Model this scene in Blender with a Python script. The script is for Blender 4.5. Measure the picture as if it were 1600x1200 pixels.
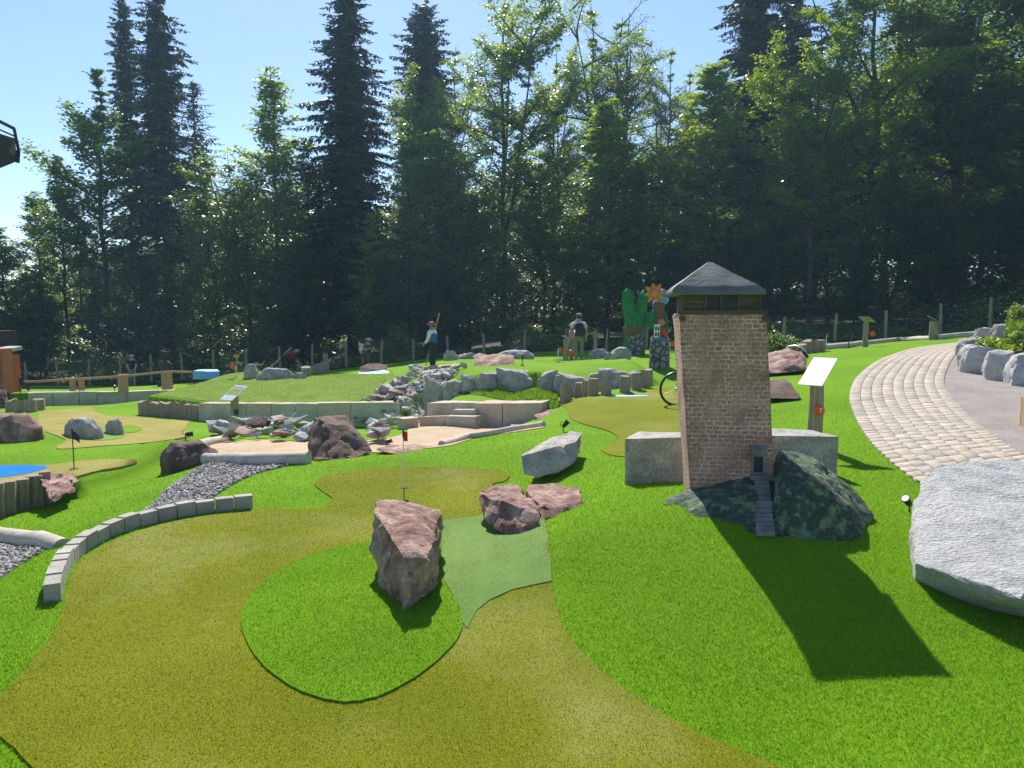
import bpy, bmesh, math, random
import numpy as np
from mathutils import Vector, Matrix, noise
from mathutils.geometry import delaunay_2d_cdt

for o in list(bpy.data.objects): bpy.data.objects.remove(o)
SC = bpy.context.scene
COL = SC.collection
PI = math.pi
R = math.radians

# ------------------------------------------------------------ camera, sky, sun
F = 1180.0; PITCH = R(5.33); CZ = 1.75
cam = bpy.data.objects.new('camera', bpy.data.cameras.new('camera')); COL.objects.link(cam)
cam.location = (0, 0, CZ); cam.rotation_euler = (PI/2-PITCH, 0, 0)
cam.data.sensor_width = 36; cam.data.lens = 36*F/1600
cam.data.clip_start = .05; cam.data.clip_end = 2000
SC.camera = cam
SUN_EL = R(43.5); SUN_AZ = R(-8.5)          # azimuth clockwise from +Y
W = bpy.data.worlds.new('World'); SC.world = W; W.use_nodes = True
nt = W.node_tree; bg = nt.nodes['Background']
sky = nt.nodes.new('ShaderNodeTexSky'); sky.sky_type = 'NISHITA'; sky.sun_disc = False
sky.sun_elevation = SUN_EL; sky.sun_rotation = SUN_AZ
sky.air_density = 1.0; sky.dust_density = .3; sky.ozone_density = 3.0; sky.altitude = 700
nt.links.new(sky.outputs[0], bg.inputs[0]); bg.inputs[1].default_value = .10
sl = bpy.data.lights.new('sun', 'SUN'); sl.energy = 5.0; sl.angle = R(.53); sl.color = (1, .95, .87)
so = bpy.data.objects.new('sun', sl); COL.objects.link(so)
sd = Vector((math.sin(SUN_AZ)*math.cos(SUN_EL), math.cos(SUN_AZ)*math.cos(SUN_EL), math.sin(SUN_EL)))
so.rotation_euler = sd.to_track_quat('Z', 'Y').to_euler(); so.location = (0, 0, 30)
SC.view_settings.view_transform = 'Standard'; SC.view_settings.look = 'None'
SC.view_settings.exposure = .68; SC.view_settings.gamma = 1
SC.render.resolution_x = 1024; SC.render.resolution_y = 768
SC.render.engine = 'CYCLES'

# ------------------------------------------------------------ pixel to world helpers
def ray(u, v):
    cx = (u-800)/F; cy = -(v-600)/F
    dy = math.cos(PITCH)+cy*math.sin(PITCH)
    return cx/dy, (cy*math.cos(PITCH)-math.sin(PITCH))/dy
def at(u, v, Y):
    x, z = ray(u, v); return Vector((x*Y, Y, CZ+z*Y))
def atz(u, v, z):
    x, s = ray(u, v); Y = (z-CZ)/s; return Vector((x*Y, Y, z))
def sst(t): t = np.clip(t, 0, 1); return t*t*(3-2*t)

# ------------------------------------------------------------ terrain
WA = [at(222,650,20.5), at(310,655,19.6), at(450,663,18.3), at(560,658,17.3), at(640,645,16.3)]
WB = [at(20,634,24.5), at(200,632,26.0), at(325,626,27.2)]
WC = [at(-160,850,7.6), at(0,804,8.5), at(80,779,8.9)]
WD = [at(664,661,14.9), at(745,663,14.15), at(800,665,13.85), at(860,664,13.6)]
WE = [at(690,614,16.4), at(800,613,15.9), at(900,612,15.3), at(1000,603,14.8)]
STEPS = [(WA,.48,-10.15,-2.3,.3), (WB,.42,-60,-11.0,.8), (WC,.33,-60,-5.3,.25), (WD,.38,-1.5,.8,.8), (WE,.27,-1.4,2.9,.5)]
def steps(X, Y):
    z = np.zeros_like(X, dtype=float)
    for P, dz, x0, x1, f in STEPS:
        yw = np.interp(X, [p.x for p in P], [p.y for p in P])+.16
        z += dz*(1-sst((Y-yw-1.2)/6))*sst((Y-yw)/.12+.5)*sst((X-x0)/f+.5)*sst((x1-X)/f+.5)
    return z
CY = [(1080,774,5.75),(1033,788,5.65),(1362,822,5.35),(1250,845,5.1),(1120,815,5.3),(1200,900,4.55),(1300,1085,3.58),(1490,1055,3.65),
 (1000,850,5.2),(880,840,5.35),(1180,760,6.3),(1330,770,6.3),
 (0,752,8.9),(50,751,9.25),(78,748,9.5),
 (640,640,16.9),(640,625,17.6),(690,600,20),(690,575,25),(675,570,26),(600,640,17.0),
 (100,672,13.6),(330,680,14.2),(350,668,17.8),(470,672,15.6),(560,675,14.2),(640,668,14.5),
 (450,630,18.75),(340,628,19.9),(560,629,17.7),(450,605,21),(450,590,24),(450,583,26),(350,600,23.6),(350,588,27),(570,600,21.5),(570,583,27),
 (250,605,30),(150,608,30),(200,614,26.4),(300,608,27.6),(310,600,30),(120,612,26),
 (750,627,14.5),(850,626,14.05),(750,614,15.7),(930,613,14.6),(800,614.5,15.6),(850,613,15.3),(835,620,14.8),(860,614,15.0),(868,625,14.1),(750,590,16.6),(900,580,16.3),(1000,590,15.2),
 (740,570,22),(850,575,20),(800,567,24),(905,567,26.5),(700,562,28),(780,560,32),(990,557,20.5),(1030,572,17.5),(950,562,20.5),
 (885,628,13.5),(1013,601,14.5),(1000,640,12),(1000,690,9.6),(930,700,9.2),(1080,620,13.3),(900,660,11),(850,690,9.5),(860,740,7.9),(930,760,6.95),(940,800,5.95),(980,757,7.0),
 (1250,745,6.9),(1300,745,6.9),(1400,762,6.65),(1560,545,16.5),(1600,540,16),
 (137,602,42),(437,585,40),(646,562,40),(820,550,39),(1000,545,37),(1224,535,35),(1467,528,32),(1600,512,30),(208,605,38),(572,585,35)]
CZL = [(100,1100,-.12),(400,1100,-.12),(700,1100,-.11),(900,1100,-.11),(300,900,-.12),(120,960,-.11),(180,870,-.12),(330,830,-.12),(450,830,-.12),(550,800,-.12),(640,745,-.11),
 (600,770,-.12),(720,745,-.10),(790,780,-.08),(790,900,-.09),(860,960,-.08),(700,870,-.09),(550,970,-.02),(430,970,-.10),(600,1080,-.10),(640,900,-.05),(1100,1190,-.10),(1500,1195,-.09),(300,1195,-.13),(20,1180,-.13),
 (640,713,-.0),(560,722,-.05),(480,735,-.08),(400,760,-.09),(800,705,.10),(720,700,.03),(880,720,.13),
 (60,905,-.03),(30,1000,-.07),(60,1050,-.10),(240,800,-.10),(130,840,-.08),(340,790,-.08),(300,765,-.14),(380,738,-.19),(340,722,-.24),(470,724,-.16),
 (340,700,-.27),(450,700,-.27),(560,695,-.29),(640,690,-.3),(700,670,-.3),(800,668,-.3),(620,703,-.26),(740,684,-.28),
 (280,740,-.38),(200,760,-.42),(150,770,-.46),(150,820,-.36),(60,845,-.3),(35,875,-.22),(20,815,-.5),(100,790,-.46),
 (150,730,-.33),(100,722,-.33),(0,725,-.33),(100,708,-.33),(200,715,-.36),(60,690,-.38),(0,700,-.36),(200,692,-.58),(200,668,-.78),(120,646,-.92),(250,660,-.85),(320,702,-.36),(300,672,-.76),(60,650,-.9),(20,665,-.75),
 (1500,752,.2),(1370,705,.28),(1328,640,.4),(1345,590,.58),(1400,555,.74),(1500,538,.84),(1250,640,.38),(1250,600,.52),(1240,560,.66),(1290,547,.76),(1450,640,.42),(1450,580,.62),
 (1600,720,.28),(1600,640,.45),(1520,600,.58),(1600,590,.6),(1430,905,.09),(1600,965,0.0),(1560,1100,-.06),(1440,850,.13)]
ctrl = [tuple(at(*c)) for c in CY]+[tuple(atz(*c)) for c in CZL]
for X, Y, z in [(-60,60,-3.5),(-25,60,-2.4),(0,60,-.3),(30,60,2.2),(60,60,4),(-60,20,-2.2),(-30,20,-1.5),(-14,9,-.6),(40,20,2),(18,12,.6),(60,0,1),(-60,0,-1),(0,-3,-.12),(-8,-3,-.15),(8,-3,-.1),
                (-60,110,-4),(0,110,1),(60,110,6),(-20,-30,-.5),(30,-30,0),(9,4,.1),(-5,3,-.12),(-7,6,-.3),(-14,44,-2.2),(30,40,2.2),(14,17,1.0),(20,25,1.5)]:
    ctrl.append((X, Y, z))
CP = np.array(ctrl)
res = CP[:,2]-steps(CP[:,0], CP[:,1])
def kern(r2): return .5*r2*np.log(r2+1e-9)
n = len(CP)
d2 = ((CP[:,None,:2]-CP[None,:,:2])**2).sum(-1)
A = np.zeros((n+3, n+3)); A[:n,:n] = kern(d2)+np.eye(n)*.10*(1+CP[:,1:2].clip(0)*.05)
A[:n,n] = 1; A[:n,n+1:] = CP[:,:2]; A[n:,:n] = A[:n,n:].T
sol = np.linalg.solve(A, np.concatenate([res, [0,0,0]]))
def Hraw(X, Y):
    X = np.asarray(X, float); Y = np.asarray(Y, float); sh = X.shape; x = X.ravel(); y = Y.ravel()
    out = np.empty(len(x))
    for i in range(0, len(x), 20000):
        a = x[i:i+20000]; b = y[i:i+20000]
        r2 = (a[:,None]-CP[None,:,0])**2+(b[:,None]-CP[None,:,1])**2
        out[i:i+20000] = kern(r2)@sol[:n]+sol[n]+a*sol[n+1]+b*sol[n+2]
    return out.reshape(sh)
HG = .1; hx = np.arange(-40, 40.01, HG); hy = np.arange(-4, 50.01, HG)
# coarse evaluation, then bilinear to the fine grid
cxs = np.arange(-40, 40.01, .2); cys = np.arange(-4, 50.01, .2)
CC = Hraw(*np.meshgrid(cxs, cys))
def bil(G, x0, y0, s, X, Y):
    fx = np.clip((X-x0)/s, 0, G.shape[1]-1.001); fy = np.clip((Y-y0)/s, 0, G.shape[0]-1.001)
    i = fx.astype(int); j = fy.astype(int); a = fx-i; b = fy-j
    return (G[j,i]*(1-a)*(1-b)+G[j,i+1]*a*(1-b)+G[j+1,i]*(1-a)*b+G[j+1,i+1]*a*b)
def Hn(X, Y):
    X = np.asarray(X, float); Y = np.asarray(Y, float)
    z = bil(CC, -40, -4, .2, X, Y)
    far = (abs(X) > 39.5) | (Y > 49.5) | (Y < -3.5)
    if far.any():
        z = np.where(far, 0, z); z[far] = Hraw(X[far], Y[far])
    return z+steps(X, Y)
def H(x, y): return float(Hn(np.array([x]), np.array([y]))[0])
YS = np.concatenate([np.arange(1.5, 20, .01), np.arange(20, 60, .04)])
def G(u, v):
    x, s = ray(u, v)
    d = CZ+s*YS-Hn(x*YS, YS)
    k = np.argmax(d < 0)
    if d[k] >= 0: k = len(YS)-1
    Y = YS[k]; return Vector((x*Y, Y, H(x*Y, Y)))
def on(x, y): return Vector((x, y, H(x, y)))

# ------------------------------------------------------------ object helpers
def tag(o, label=None, cat=None, group=None, kind=None):
    if label: o['label'] = label
    if cat: o['category'] = cat
    if group: o['group'] = group
    if kind: o['kind'] = kind
    return o
def link(name, me, m=None, parent=None, loc=None):
    o = bpy.data.objects.new(name, me); COL.objects.link(o)
    if m:
        me.materials.clear(); me.materials.append(m)
    if parent: o.parent = parent
    if loc is not None: o.location = loc
    return o
def thing(name, label, cat, loc=(0,0,0), rz=0, group=None):
    o = bpy.data.objects.new(name, None); COL.objects.link(o); o.empty_display_size = .1
    o.location = loc; o.rotation_euler = (0,0,rz)
    return tag(o, label, cat, group)
def npmesh(name, V, faces_q=None, faces_t=None, smooth=False):
    me = bpy.data.meshes.new(name)
    V = np.asarray(V, dtype=np.float32).reshape(-1,3)
    nq = 0 if faces_q is None else len(faces_q); ntr = 0 if faces_t is None else len(faces_t)
    me.vertices.add(len(V)); me.vertices.foreach_set('co', V.ravel())
    me.loops.add(nq*4+ntr*3); me.polygons.add(nq+ntr)
    li = []
    if nq: li.append(np.asarray(faces_q, dtype=np.int32).ravel())
    if ntr: li.append(np.asarray(faces_t, dtype=np.int32).ravel())
    me.loops.foreach_set('vertex_index', np.concatenate(li))
    st = np.concatenate([np.arange(nq)*4, nq*4+np.arange(ntr)*3]).astype(np.int32)
    me.polygons.foreach_set('loop_start', st)
    if smooth: me.polygons.foreach_set('use_smooth', np.ones(nq+ntr, bool))
    me.update(calc_edges=True); me.validate()
    return me
class MB:
    """collects simple shapes into one mesh"""
    def __init__(s): s.v = []; s.f = []
    def add(s, vs, fs):
        b = len(s.v); s.v += [tuple(p) for p in vs]; s.f += [tuple(i+b for i in f) for f in fs]; return s
    def box(s, c, d, rot=None, taper=1.0):
        vs = []
        for z in (-1, 1):
            k = taper if z > 0 else 1
            for x, y in ((-1,-1),(1,-1),(1,1),(-1,1)):
                p = Vector((x*d[0]/2*k, y*d[1]/2*k, z*d[2]/2))
                if rot is not None: p = rot @ p
                vs.append(p+Vector(c))
        return s.add(vs, [(3,2,1,0),(4,5,6,7),(0,1,5,4),(1,2,6,5),(2,3,7,6),(3,0,4,7)])
    def bar(s, a, b, w, h=None):
        a = Vector(a); b = Vector(b); d = b-a
        q = d.to_track_quat('Z', 'Y').to_matrix()
        return s.box((a+b)/2, (w, h or w, d.length), q)
    def tube(s, path, rad, n=8, cap=True, closed=False):
        path = [Vector(p) for p in path]; m = len(path)
        if not hasattr(rad, '__len__'): rad = [rad]*m
        vs = []; up = None
        for i, p in enumerate(path):
            if closed: d = path[(i+1) % m]-path[i-1]
            else: d = path[min(i+1, m-1)]-path[max(i-1, 0)]
            d.normalize()
            if up is None: up = d.orthogonal().normalized()
            up = (up-d*up.dot(d))
            if up.length < 1e-6: up = d.orthogonal()
            up.normalize(); w = d.cross(up)
            for k in range(n):
                a = 2*PI*k/n; vs.append(p+(up*math.cos(a)+w*math.sin(a))*rad[i])
        fs = []
        for i in range(m if closed else m-1):
            j = (i+1) % m
            for k in range(n):
                k2 = (k+1) % n; fs.append((i*n+k, i*n+k2, j*n+k2, j*n+k))
        if cap and not closed: fs.append(tuple(range(n))[::-1]); fs.append(tuple((m-1)*n+k for k in range(n)))
        return s.add(vs, fs)
    def lathe(s, prof, n=16, c=(0,0,0)):
        vs = []; c = Vector(c)
        for r, z in prof:
            for k in range(n): vs.append(c+Vector((r*math.cos(2*PI*k/n), r*math.sin(2*PI*k/n), z)))
        fs = []
        for i in range(len(prof)-1):
            for k in range(n):
                k2 = (k+1) % n; fs.append((i*n+k, i*n+k2, (i+1)*n+k2, (i+1)*n+k))
        fs.append(tuple(range(n))[::-1]); fs.append(tuple((len(prof)-1)*n+k for k in range(n)))
        return s.add(vs, fs)
    def ball(s, c, r, n=10, sc=(1,1,1)):
        pr = []
        m = max(5, n//2)
        for i in range(m+1):
            a = -PI/2+PI*i/m; pr.append((max(r*math.cos(a), r*.02), r*math.sin(a)))
        t = MB().lathe(pr, n)
        return s.add([Vector((p[0]*sc[0], p[1]*sc[1], p[2]*sc[2]))+Vector(c) for p in t.v], t.f)
    def prism(s, poly, z0, z1, T=None):
        m = len(poly); vs = [Vector((x, y, z0)) for x, y in poly]+[Vector((x, y, z1)) for x, y in poly]
        if T: vs = [T @ p for p in vs]
        return s.add(vs, [tuple(range(m))[::-1], tuple(range(m, 2*m))]+[(i, (i+1) % m, m+(i+1) % m, m+i) for i in range(m)])
    def mesh(s, name, smooth=False):
        me = bpy.data.meshes.new(name); me.from_pydata(s.v, [], s.f); me.update()
        bm = bmesh.new(); bm.from_mesh(me); bmesh.ops.recalc_face_normals(bm, faces=bm.faces); bm.to_mesh(me); bm.free()
        if smooth:
            me.polygons.foreach_set('use_smooth', [True]*len(me.polygons)); me.set_sharp_from_angle(angle=R(40))
        return me
    def build(s, name, m, parent=None, smooth=False, bevel=0):
        me = s.mesh(name, smooth)
        if bevel:
            bm = bmesh.new(); bm.from_mesh(me)
            bmesh.ops.bevel(bm, geom=list(bm.edges), offset=bevel, segments=2, affect='EDGES', profile=.6)
            bm.to_mesh(me); bm.free()
        return link(name, me, m, parent)
def copy_tree(o, parent=None):
    c = o.copy(); COL.objects.link(c); c.parent = parent
    for ch in list(o.children): copy_tree(ch, c)
    return c

# ------------------------------------------------------------ materials
MATS = {}
def nodes(name):
    m = bpy.data.materials.new(name); m.use_nodes = True
    return m, m.node_tree, m.node_tree.nodes['Principled BSDF']
def N(nt, t, **k):
    x = nt.nodes.new('ShaderNode'+t)
    for a, b in k.items():
        if a in x.inputs.keys(): x.inputs[a].default_value = b
        else: setattr(x, a, b)
    return x
def ramp(nt, stops):
    r = nt.nodes.new('ShaderNodeValToRGB'); e = r.color_ramp.elements
    while len(e) < len(stops): e.new(.5)
    for i, (p, c) in enumerate(stops):
        e[i].position = p; e[i].color = (*c, 1) if len(c) == 3 else c
    return r
def mixc(nt, a, b, fac, mode='MIX'):
    m = nt.nodes.new('ShaderNodeMix'); m.data_type = 'RGBA'; m.blend_type = mode
    for s, v in ((m.inputs[6], a), (m.inputs[7], b), (m.inputs[0], fac)):
        if hasattr(v, 'links'): nt.links.new(v, s)
        else: s.default_value = v if not isinstance(v, tuple) or len(v) == 4 else (*v, 1)
    return m.outputs[2]
def mk(name, stops, scale=5, rough=.85, bump=.3, bscale=None, detail=6, spec=.3, metal=0, world=True, bdist=.02, stretch=None, spots=None, grain=0):
    """noise coloured, bumpy surface"""
    m, nt, b = nodes(name); L = nt.links.new
    if world: vec = N(nt, 'NewGeometry').outputs['Position']
    else: vec = N(nt, 'TexCoord').outputs['Object']
    if stretch:
        mp = N(nt, 'Mapping'); mp.inputs['Scale'].default_value = stretch; L(vec, mp.inputs[0]); vec = mp.outputs[0]
    nz = N(nt, 'TexNoise', Scale=scale, Detail=detail, Roughness=.6); L(vec, nz.inputs['Vector'])
    r = ramp(nt, stops); L(nz.outputs['Fac'], r.inputs[0]); col = r.outputs[0]
    if grain:
        g = N(nt, 'TexNoise', Scale=(bscale or scale*6)*1.5, Detail=3); L(vec, g.inputs['Vector'])
        gr = ramp(nt, [(.35, (1-grain,)*3), (.65, (1+grain,)*3)]); L(g.outputs['Fac'], gr.inputs[0])
        col = mixc(nt, col, gr.outputs[0], 1.0, 'MULTIPLY')
    if spots:
        sc, lo, hi, c, w = spots
        g = N(nt, 'TexNoise', Scale=sc, Detail=5); L(vec, g.inputs['Vector'])
        gr = ramp(nt, [(lo, (0,0,0)), (hi, (w,w,w))]); L(g.outputs['Fac'], gr.inputs[0])
        col = mixc(nt, col, c, gr.outputs[0])
    L(col, b.inputs['Base Color'])
    b.inputs['Roughness'].default_value = rough; b.inputs['Specular IOR Level'].default_value = spec; b.inputs['Metallic'].default_value = metal
    if bump:
        n2 = N(nt, 'TexNoise', Scale=bscale or scale*6, Detail=8, Roughness=.65); L(vec, n2.inputs['Vector'])
        bp = N(nt, 'Bump', Strength=bump, Distance=bdist); L(n2.outputs['Fac'], bp.inputs['Height']); L(bp.outputs[0], b.inputs['Normal'])
    MATS[name] = m; return m
def flat(name, c, rough=.6, metal=0, spec=.4):
    m, nt, b = nodes(name); L = nt.links.new
    nz = N(nt, 'TexNoise', Scale=40, Detail=3); r = ramp(nt, [(.3, tuple(x*.85 for x in c)), (.7, tuple(min(1, x*1.12) for x in c))])
    L(N(nt, 'NewGeometry').outputs['Position'], nz.inputs['Vector']); L(nz.outputs['Fac'], r.inputs[0]); L(r.outputs[0], b.inputs['Base Color'])
    b.inputs['Roughness'].default_value = rough; b.inputs['Metallic'].default_value = metal; b.inputs['Specular IOR Level'].default_value = spec
    MATS[name] = m; return m
def painted_sheen(nt, pos, col, scale, lo, hi, c, w):  # mixes in pale noise patches that paint reflected light into the turf colour
    n = N(nt, 'TexNoise', Scale=scale, Detail=5, Roughness=.62); nt.links.new(pos, n.inputs['Vector'])
    r = ramp(nt, [(lo, (0,0,0)), (hi, (w,w,w))]); nt.links.new(n.outputs['Fac'], r.inputs[0]); return mixc(nt, col, c, r.outputs[0])
def leafmat(name, stops, trans=.5, rough=.45, tcol=(1.3,1.25,.6), spec=.4, big=None, sheen_patch=None):
    """thin leaves / turf blades: colour varies per blade, light shines through"""
    m, nt, b = nodes(name); L = nt.links.new
    g = N(nt, 'NewGeometry'); r = ramp(nt, stops)
    if big:
        nz = N(nt, 'TexNoise', Scale=big[0], Detail=3); L(g.outputs['Position'], nz.inputs['Vector'])
        mt = N(nt, 'Math', operation='MULTIPLY_ADD'); L(nz.outputs['Fac'], mt.inputs[0]); mt.inputs[1].default_value = big[1]
        m2 = N(nt, 'Math', operation='MULTIPLY_ADD'); L(g.outputs['Random Per Island'], m2.inputs[0]); m2.inputs[1].default_value = 1-big[1]; m2.inputs[2].default_value = 0
        L(m2.outputs[0], mt.inputs[2]); L(mt.outputs[0], r.inputs[0])
    else: L(g.outputs['Random Per Island'], r.inputs[0])
    rc = r.outputs[0]
    if sheen_patch: rc = painted_sheen(nt, g.outputs['Position'], rc, *sheen_patch)
    L(rc, b.inputs['Base Color']); b.inputs['Roughness'].default_value = rough; b.inputs['Specular IOR Level'].default_value = spec
    t = N(nt, 'BsdfTranslucent'); tc = mixc(nt, rc, tcol, 1.0, 'MULTIPLY'); L(tc, t.inputs['Color'])
    mx = N(nt, 'MixShader'); mx.inputs[0].default_value = trans
    L(b.outputs[0], mx.inputs[1]); L(t.outputs[0], mx.inputs[2])
    L(mx.outputs[0], nt.nodes['Material Output'].inputs['Surface'])
    MATS[name] = m; return m
def turf(name, c_dark, c_mid, c_light, fine=260, sheen=None, patch=1.2, sheen_patch=None):
    m, nt, b = nodes(name); L = nt.links.new
    pos = N(nt, 'NewGeometry').outputs['Position']
    a = N(nt, 'TexNoise', Scale=fine, Detail=3, Roughness=.7); L(pos, a.inputs['Vector'])
    r = ramp(nt, [(.36, c_dark), (.5, c_mid), (.66, c_light)]); L(a.outputs['Fac'], r.inputs[0])
    p = N(nt, 'TexNoise', Scale=patch, Detail=4); L(pos, p.inputs['Vector'])
    pr = ramp(nt, [(.35, (.86,.88,.85)), (.65, (1.12,1.08,1.1))]); L(p.outputs['Fac'], pr.inputs[0])
    col = mixc(nt, r.outputs[0], pr.outputs[0], 1.0, 'MULTIPLY')
    if sheen_patch: col = painted_sheen(nt, pos, col, *sheen_patch)
    L(col, b.inputs['Base Color'])
    b.inputs['Roughness'].default_value = .9; b.inputs['Specular IOR Level'].default_value = .06
    if sheen: b.inputs['Sheen Weight'].default_value = sheen; b.inputs['Sheen Roughness'].default_value = .5
    bp = N(nt, 'Bump', Strength=.6, Distance=.012); L(a.outputs['Fac'], bp.inputs['Height']); L(bp.outputs[0], b.inputs['Normal'])
    MATS[name] = m; return m

M_green = turf('bright_turf', (.08,.20,.006), (.145,.29,.008), (.21,.37,.016), patch=.8)
M_olive = turf('olive_turf', (.08,.09,.003), (.185,.21,.008), (.285,.32,.025), patch=.9, sheen_patch=(.42,.50,.70,(.40,.40,.16,1),.45))  # pale patches: light glancing off flattened pile, painted into the colour
M_teal = turf('teal_turf', (.09,.17,.04), (.17,.29,.07), (.27,.39,.13), fine=300)
M_gold = turf('gold_turf', (.13,.12,.03), (.30,.27,.07), (.46,.42,.14), fine=120)
M_lawn = turf('lawn', (.07,.13,.012), (.15,.24,.025), (.25,.34,.06), fine=30, patch=2)
M_blue = flat('blue_paint', (.004,.17,.62), .9, spec=.1)
M_lblue = flat('light_blue_paint', (.15,.42,.62), .6)
M_sand = mk('sand', [(.3,(.40,.285,.18)),(.7,(.53,.40,.27))], 3, .95, .7, 45, bdist=.015, grain=.22)
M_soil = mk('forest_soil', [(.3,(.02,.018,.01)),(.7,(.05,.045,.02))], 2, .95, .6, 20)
M_asph = mk('pavement_aggregate', [(.3,(.24,.21,.19)),(.7,(.33,.29,.27))], 2, .95, .8, 55, bdist=.012, grain=.35)
M_redrock = mk('red_sandstone', [(.25,(.10,.045,.038)),(.42,(.21,.115,.09)),(.56,(.37,.235,.19)),(.76,(.60,.44,.37))], 4, .9, .8, 26, bdist=.03, spots=(9,.58,.72,(.46,.40,.38,1),.35), grain=.2)
M_darkred = mk('dark_sandstone', [(.25,(.07,.045,.035)),(.5,(.135,.085,.065)),(.75,(.24,.16,.125))], 5, .9, .8, 26, bdist=.03, grain=.2)
M_granite = mk('grey_granite', [(.25,(.21,.20,.18)),(.5,(.37,.35,.315)),(.75,(.54,.51,.46))], 6, .88, .7, 30, bdist=.03, spots=(5,.52,.7,(.34,.30,.26,1),.6), grain=.2)
M_white = mk('white_granite', [(.25,(.44,.43,.415)),(.5,(.60,.59,.57)),(.75,(.72,.71,.69))], 5, .85, .9, 26, bdist=.07, stretch=(1,1.6,2.2), grain=.16)
M_pale = mk('pale_stream_stone', [(.25,(.30,.29,.28)),(.5,(.44,.43,.41)),(.75,(.58,.56,.53))], 6, .88, .6, 30, bdist=.02, grain=.15)
M_lime = mk('limestone', [(.3,(.38,.33,.25)),(.5,(.49,.43,.34)),(.7,(.58,.52,.43))], 2.5, .92, .6, 22, bdist=.02, spots=(3,.55,.7,(.56,.40,.30,1),.45), grain=.12)
M_limered = mk('pink_limestone', [(.3,(.46,.34,.26)),(.5,(.54,.42,.33)),(.7,(.60,.49,.40))], 2.5, .92, .5, 22, bdist=.02, grain=.12)
M_concrete = mk('weathered_concrete', [(.3,(.30,.28,.24)),(.6,(.40,.38,.33)),(.75,(.47,.45,.40))], 6, .92, .5, 50, bdist=.01, grain=.12)
M_wood = mk('pale_wood', [(.3,(.30,.22,.14)),(.5,(.42,.32,.21)),(.7,(.52,.42,.30))], 7, .85, .5, 20, world=False, stretch=(6,6,.6), bdist=.01)
M_woodgrey = mk('weathered_wood', [(.3,(.20,.155,.10)),(.5,(.31,.25,.17)),(.7,(.42,.35,.25))], 7, .88, .6, 20, world=False, stretch=(6,6,.6), bdist=.01)
M_orangewood = mk('orange_wood', [(.3,(.36,.20,.11)),(.6,(.52,.32,.19)),(.8,(.6,.42,.28))], 7, .85, .5, 20, world=False, stretch=(6,6,.6), bdist=.01)
M_log = mk('peeled_log', [(.3,(.36,.31,.25)),(.5,(.48,.43,.36)),(.7,(.58,.53,.46))], 3, .8, .4, 12, stretch=(1,3,3), bdist=.015)
M_bark = mk('bark', [(.3,(.03,.025,.02)),(.7,(.09,.075,.06))], 4, .95, .5, 8, stretch=(3,3,.6))
M_paleb = mk('pale_bark', [(.3,(.07,.065,.05)),(.7,(.17,.155,.13))], 4, .95, .4, 8, stretch=(3,3,.6))
M_black = flat('black_plastic', (.012,.012,.014), .4)
M_darkmetal = flat('dark_metal', (.03,.032,.036), .45, .6)
M_steel = flat('steel', (.5,.5,.5), .4, .9)
M_wire = flat('fence_wire', (.12,.12,.12), .6, .3)
M_whiteplastic = flat('white_plastic', (.82,.82,.82), .45)
M_orange = flat('orange_plastic', (.75,.10,.02), .35)
M_red = flat('red_flag_cloth', (.62,.05,.02), .8)
M_gravel = leafmat('gravel_stones', [(0,(.10,.095,.09)),(.35,(.22,.205,.195)),(.7,(.36,.34,.32)),(1,(.55,.53,.50))], trans=0.0, rough=.85, spec=.2)
M_gravbed = mk('gravel_bed', [(.3,(.08,.075,.07)),(.7,(.22,.21,.2))], 60, .95, .6, 90)
# leaves
LF = dict(
 light=leafmat('leaf_light', [(0,(.07,.12,.02)),(.5,(.15,.23,.035)),(1,(.28,.36,.06))], .5, .33, (2.3,2.1,.6), big=(.25,.5)),
 mid=leafmat('leaf_mid', [(0,(.05,.10,.022)),(.5,(.10,.17,.035)),(1,(.19,.27,.05))], .5, .32, (2.2,2.1,.6), big=(.25,.5)),
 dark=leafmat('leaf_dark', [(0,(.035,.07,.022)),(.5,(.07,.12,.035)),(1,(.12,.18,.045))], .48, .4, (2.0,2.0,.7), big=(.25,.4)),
 needle=leafmat('needles', [(0,(.018,.034,.02)),(.5,(.032,.055,.03)),(1,(.055,.08,.04))], .15, .5, (1.2,1.3,.7)))
M_blade = leafmat('bright_turf_blades', [(0,(.05,.17,.008)),(.4,(.165,.36,.014)),(.8,(.27,.48,.018)),(1,(.42,.60,.07))], .45, .5, (1.15,1.1,.6), spec=.3, big=(.9,.18))
M_bladeo = leafmat('olive_turf_blades', [(0,(.055,.06,.003)),(.25,(.17,.18,.005)),(.65,(.285,.32,.012)),(.93,(.42,.46,.05)),(1,(.75,.75,.42))], .35, .38, (1.2,1.1,.5), spec=.5, sheen_patch=(.42,.50,.70,(.44,.44,.18,1),.4))  # same painted sheen in the blade colour, to match the sheet below
M_bladet = leafmat('teal_turf_blades', [(0,(.11,.19,.045)),(.5,(.20,.32,.085)),(.92,(.30,.43,.14)),(1,(.5,.6,.4))], .3, .4, (1.1,1.1,.8), spec=.5)
M_grass = leafmat('grass_blades', [(0,(.06,.13,.01)),(.5,(.12,.24,.02)),(1,(.24,.36,.05))], .5, .5, (1.4,1.3,.5))
M_drygrass = leafmat('dry_grass_blades', [(0,(.08,.14,.015)),(.5,(.16,.26,.03)),(1,(.32,.38,.08))], .45, .5, (1.3,1.2,.5))

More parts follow.
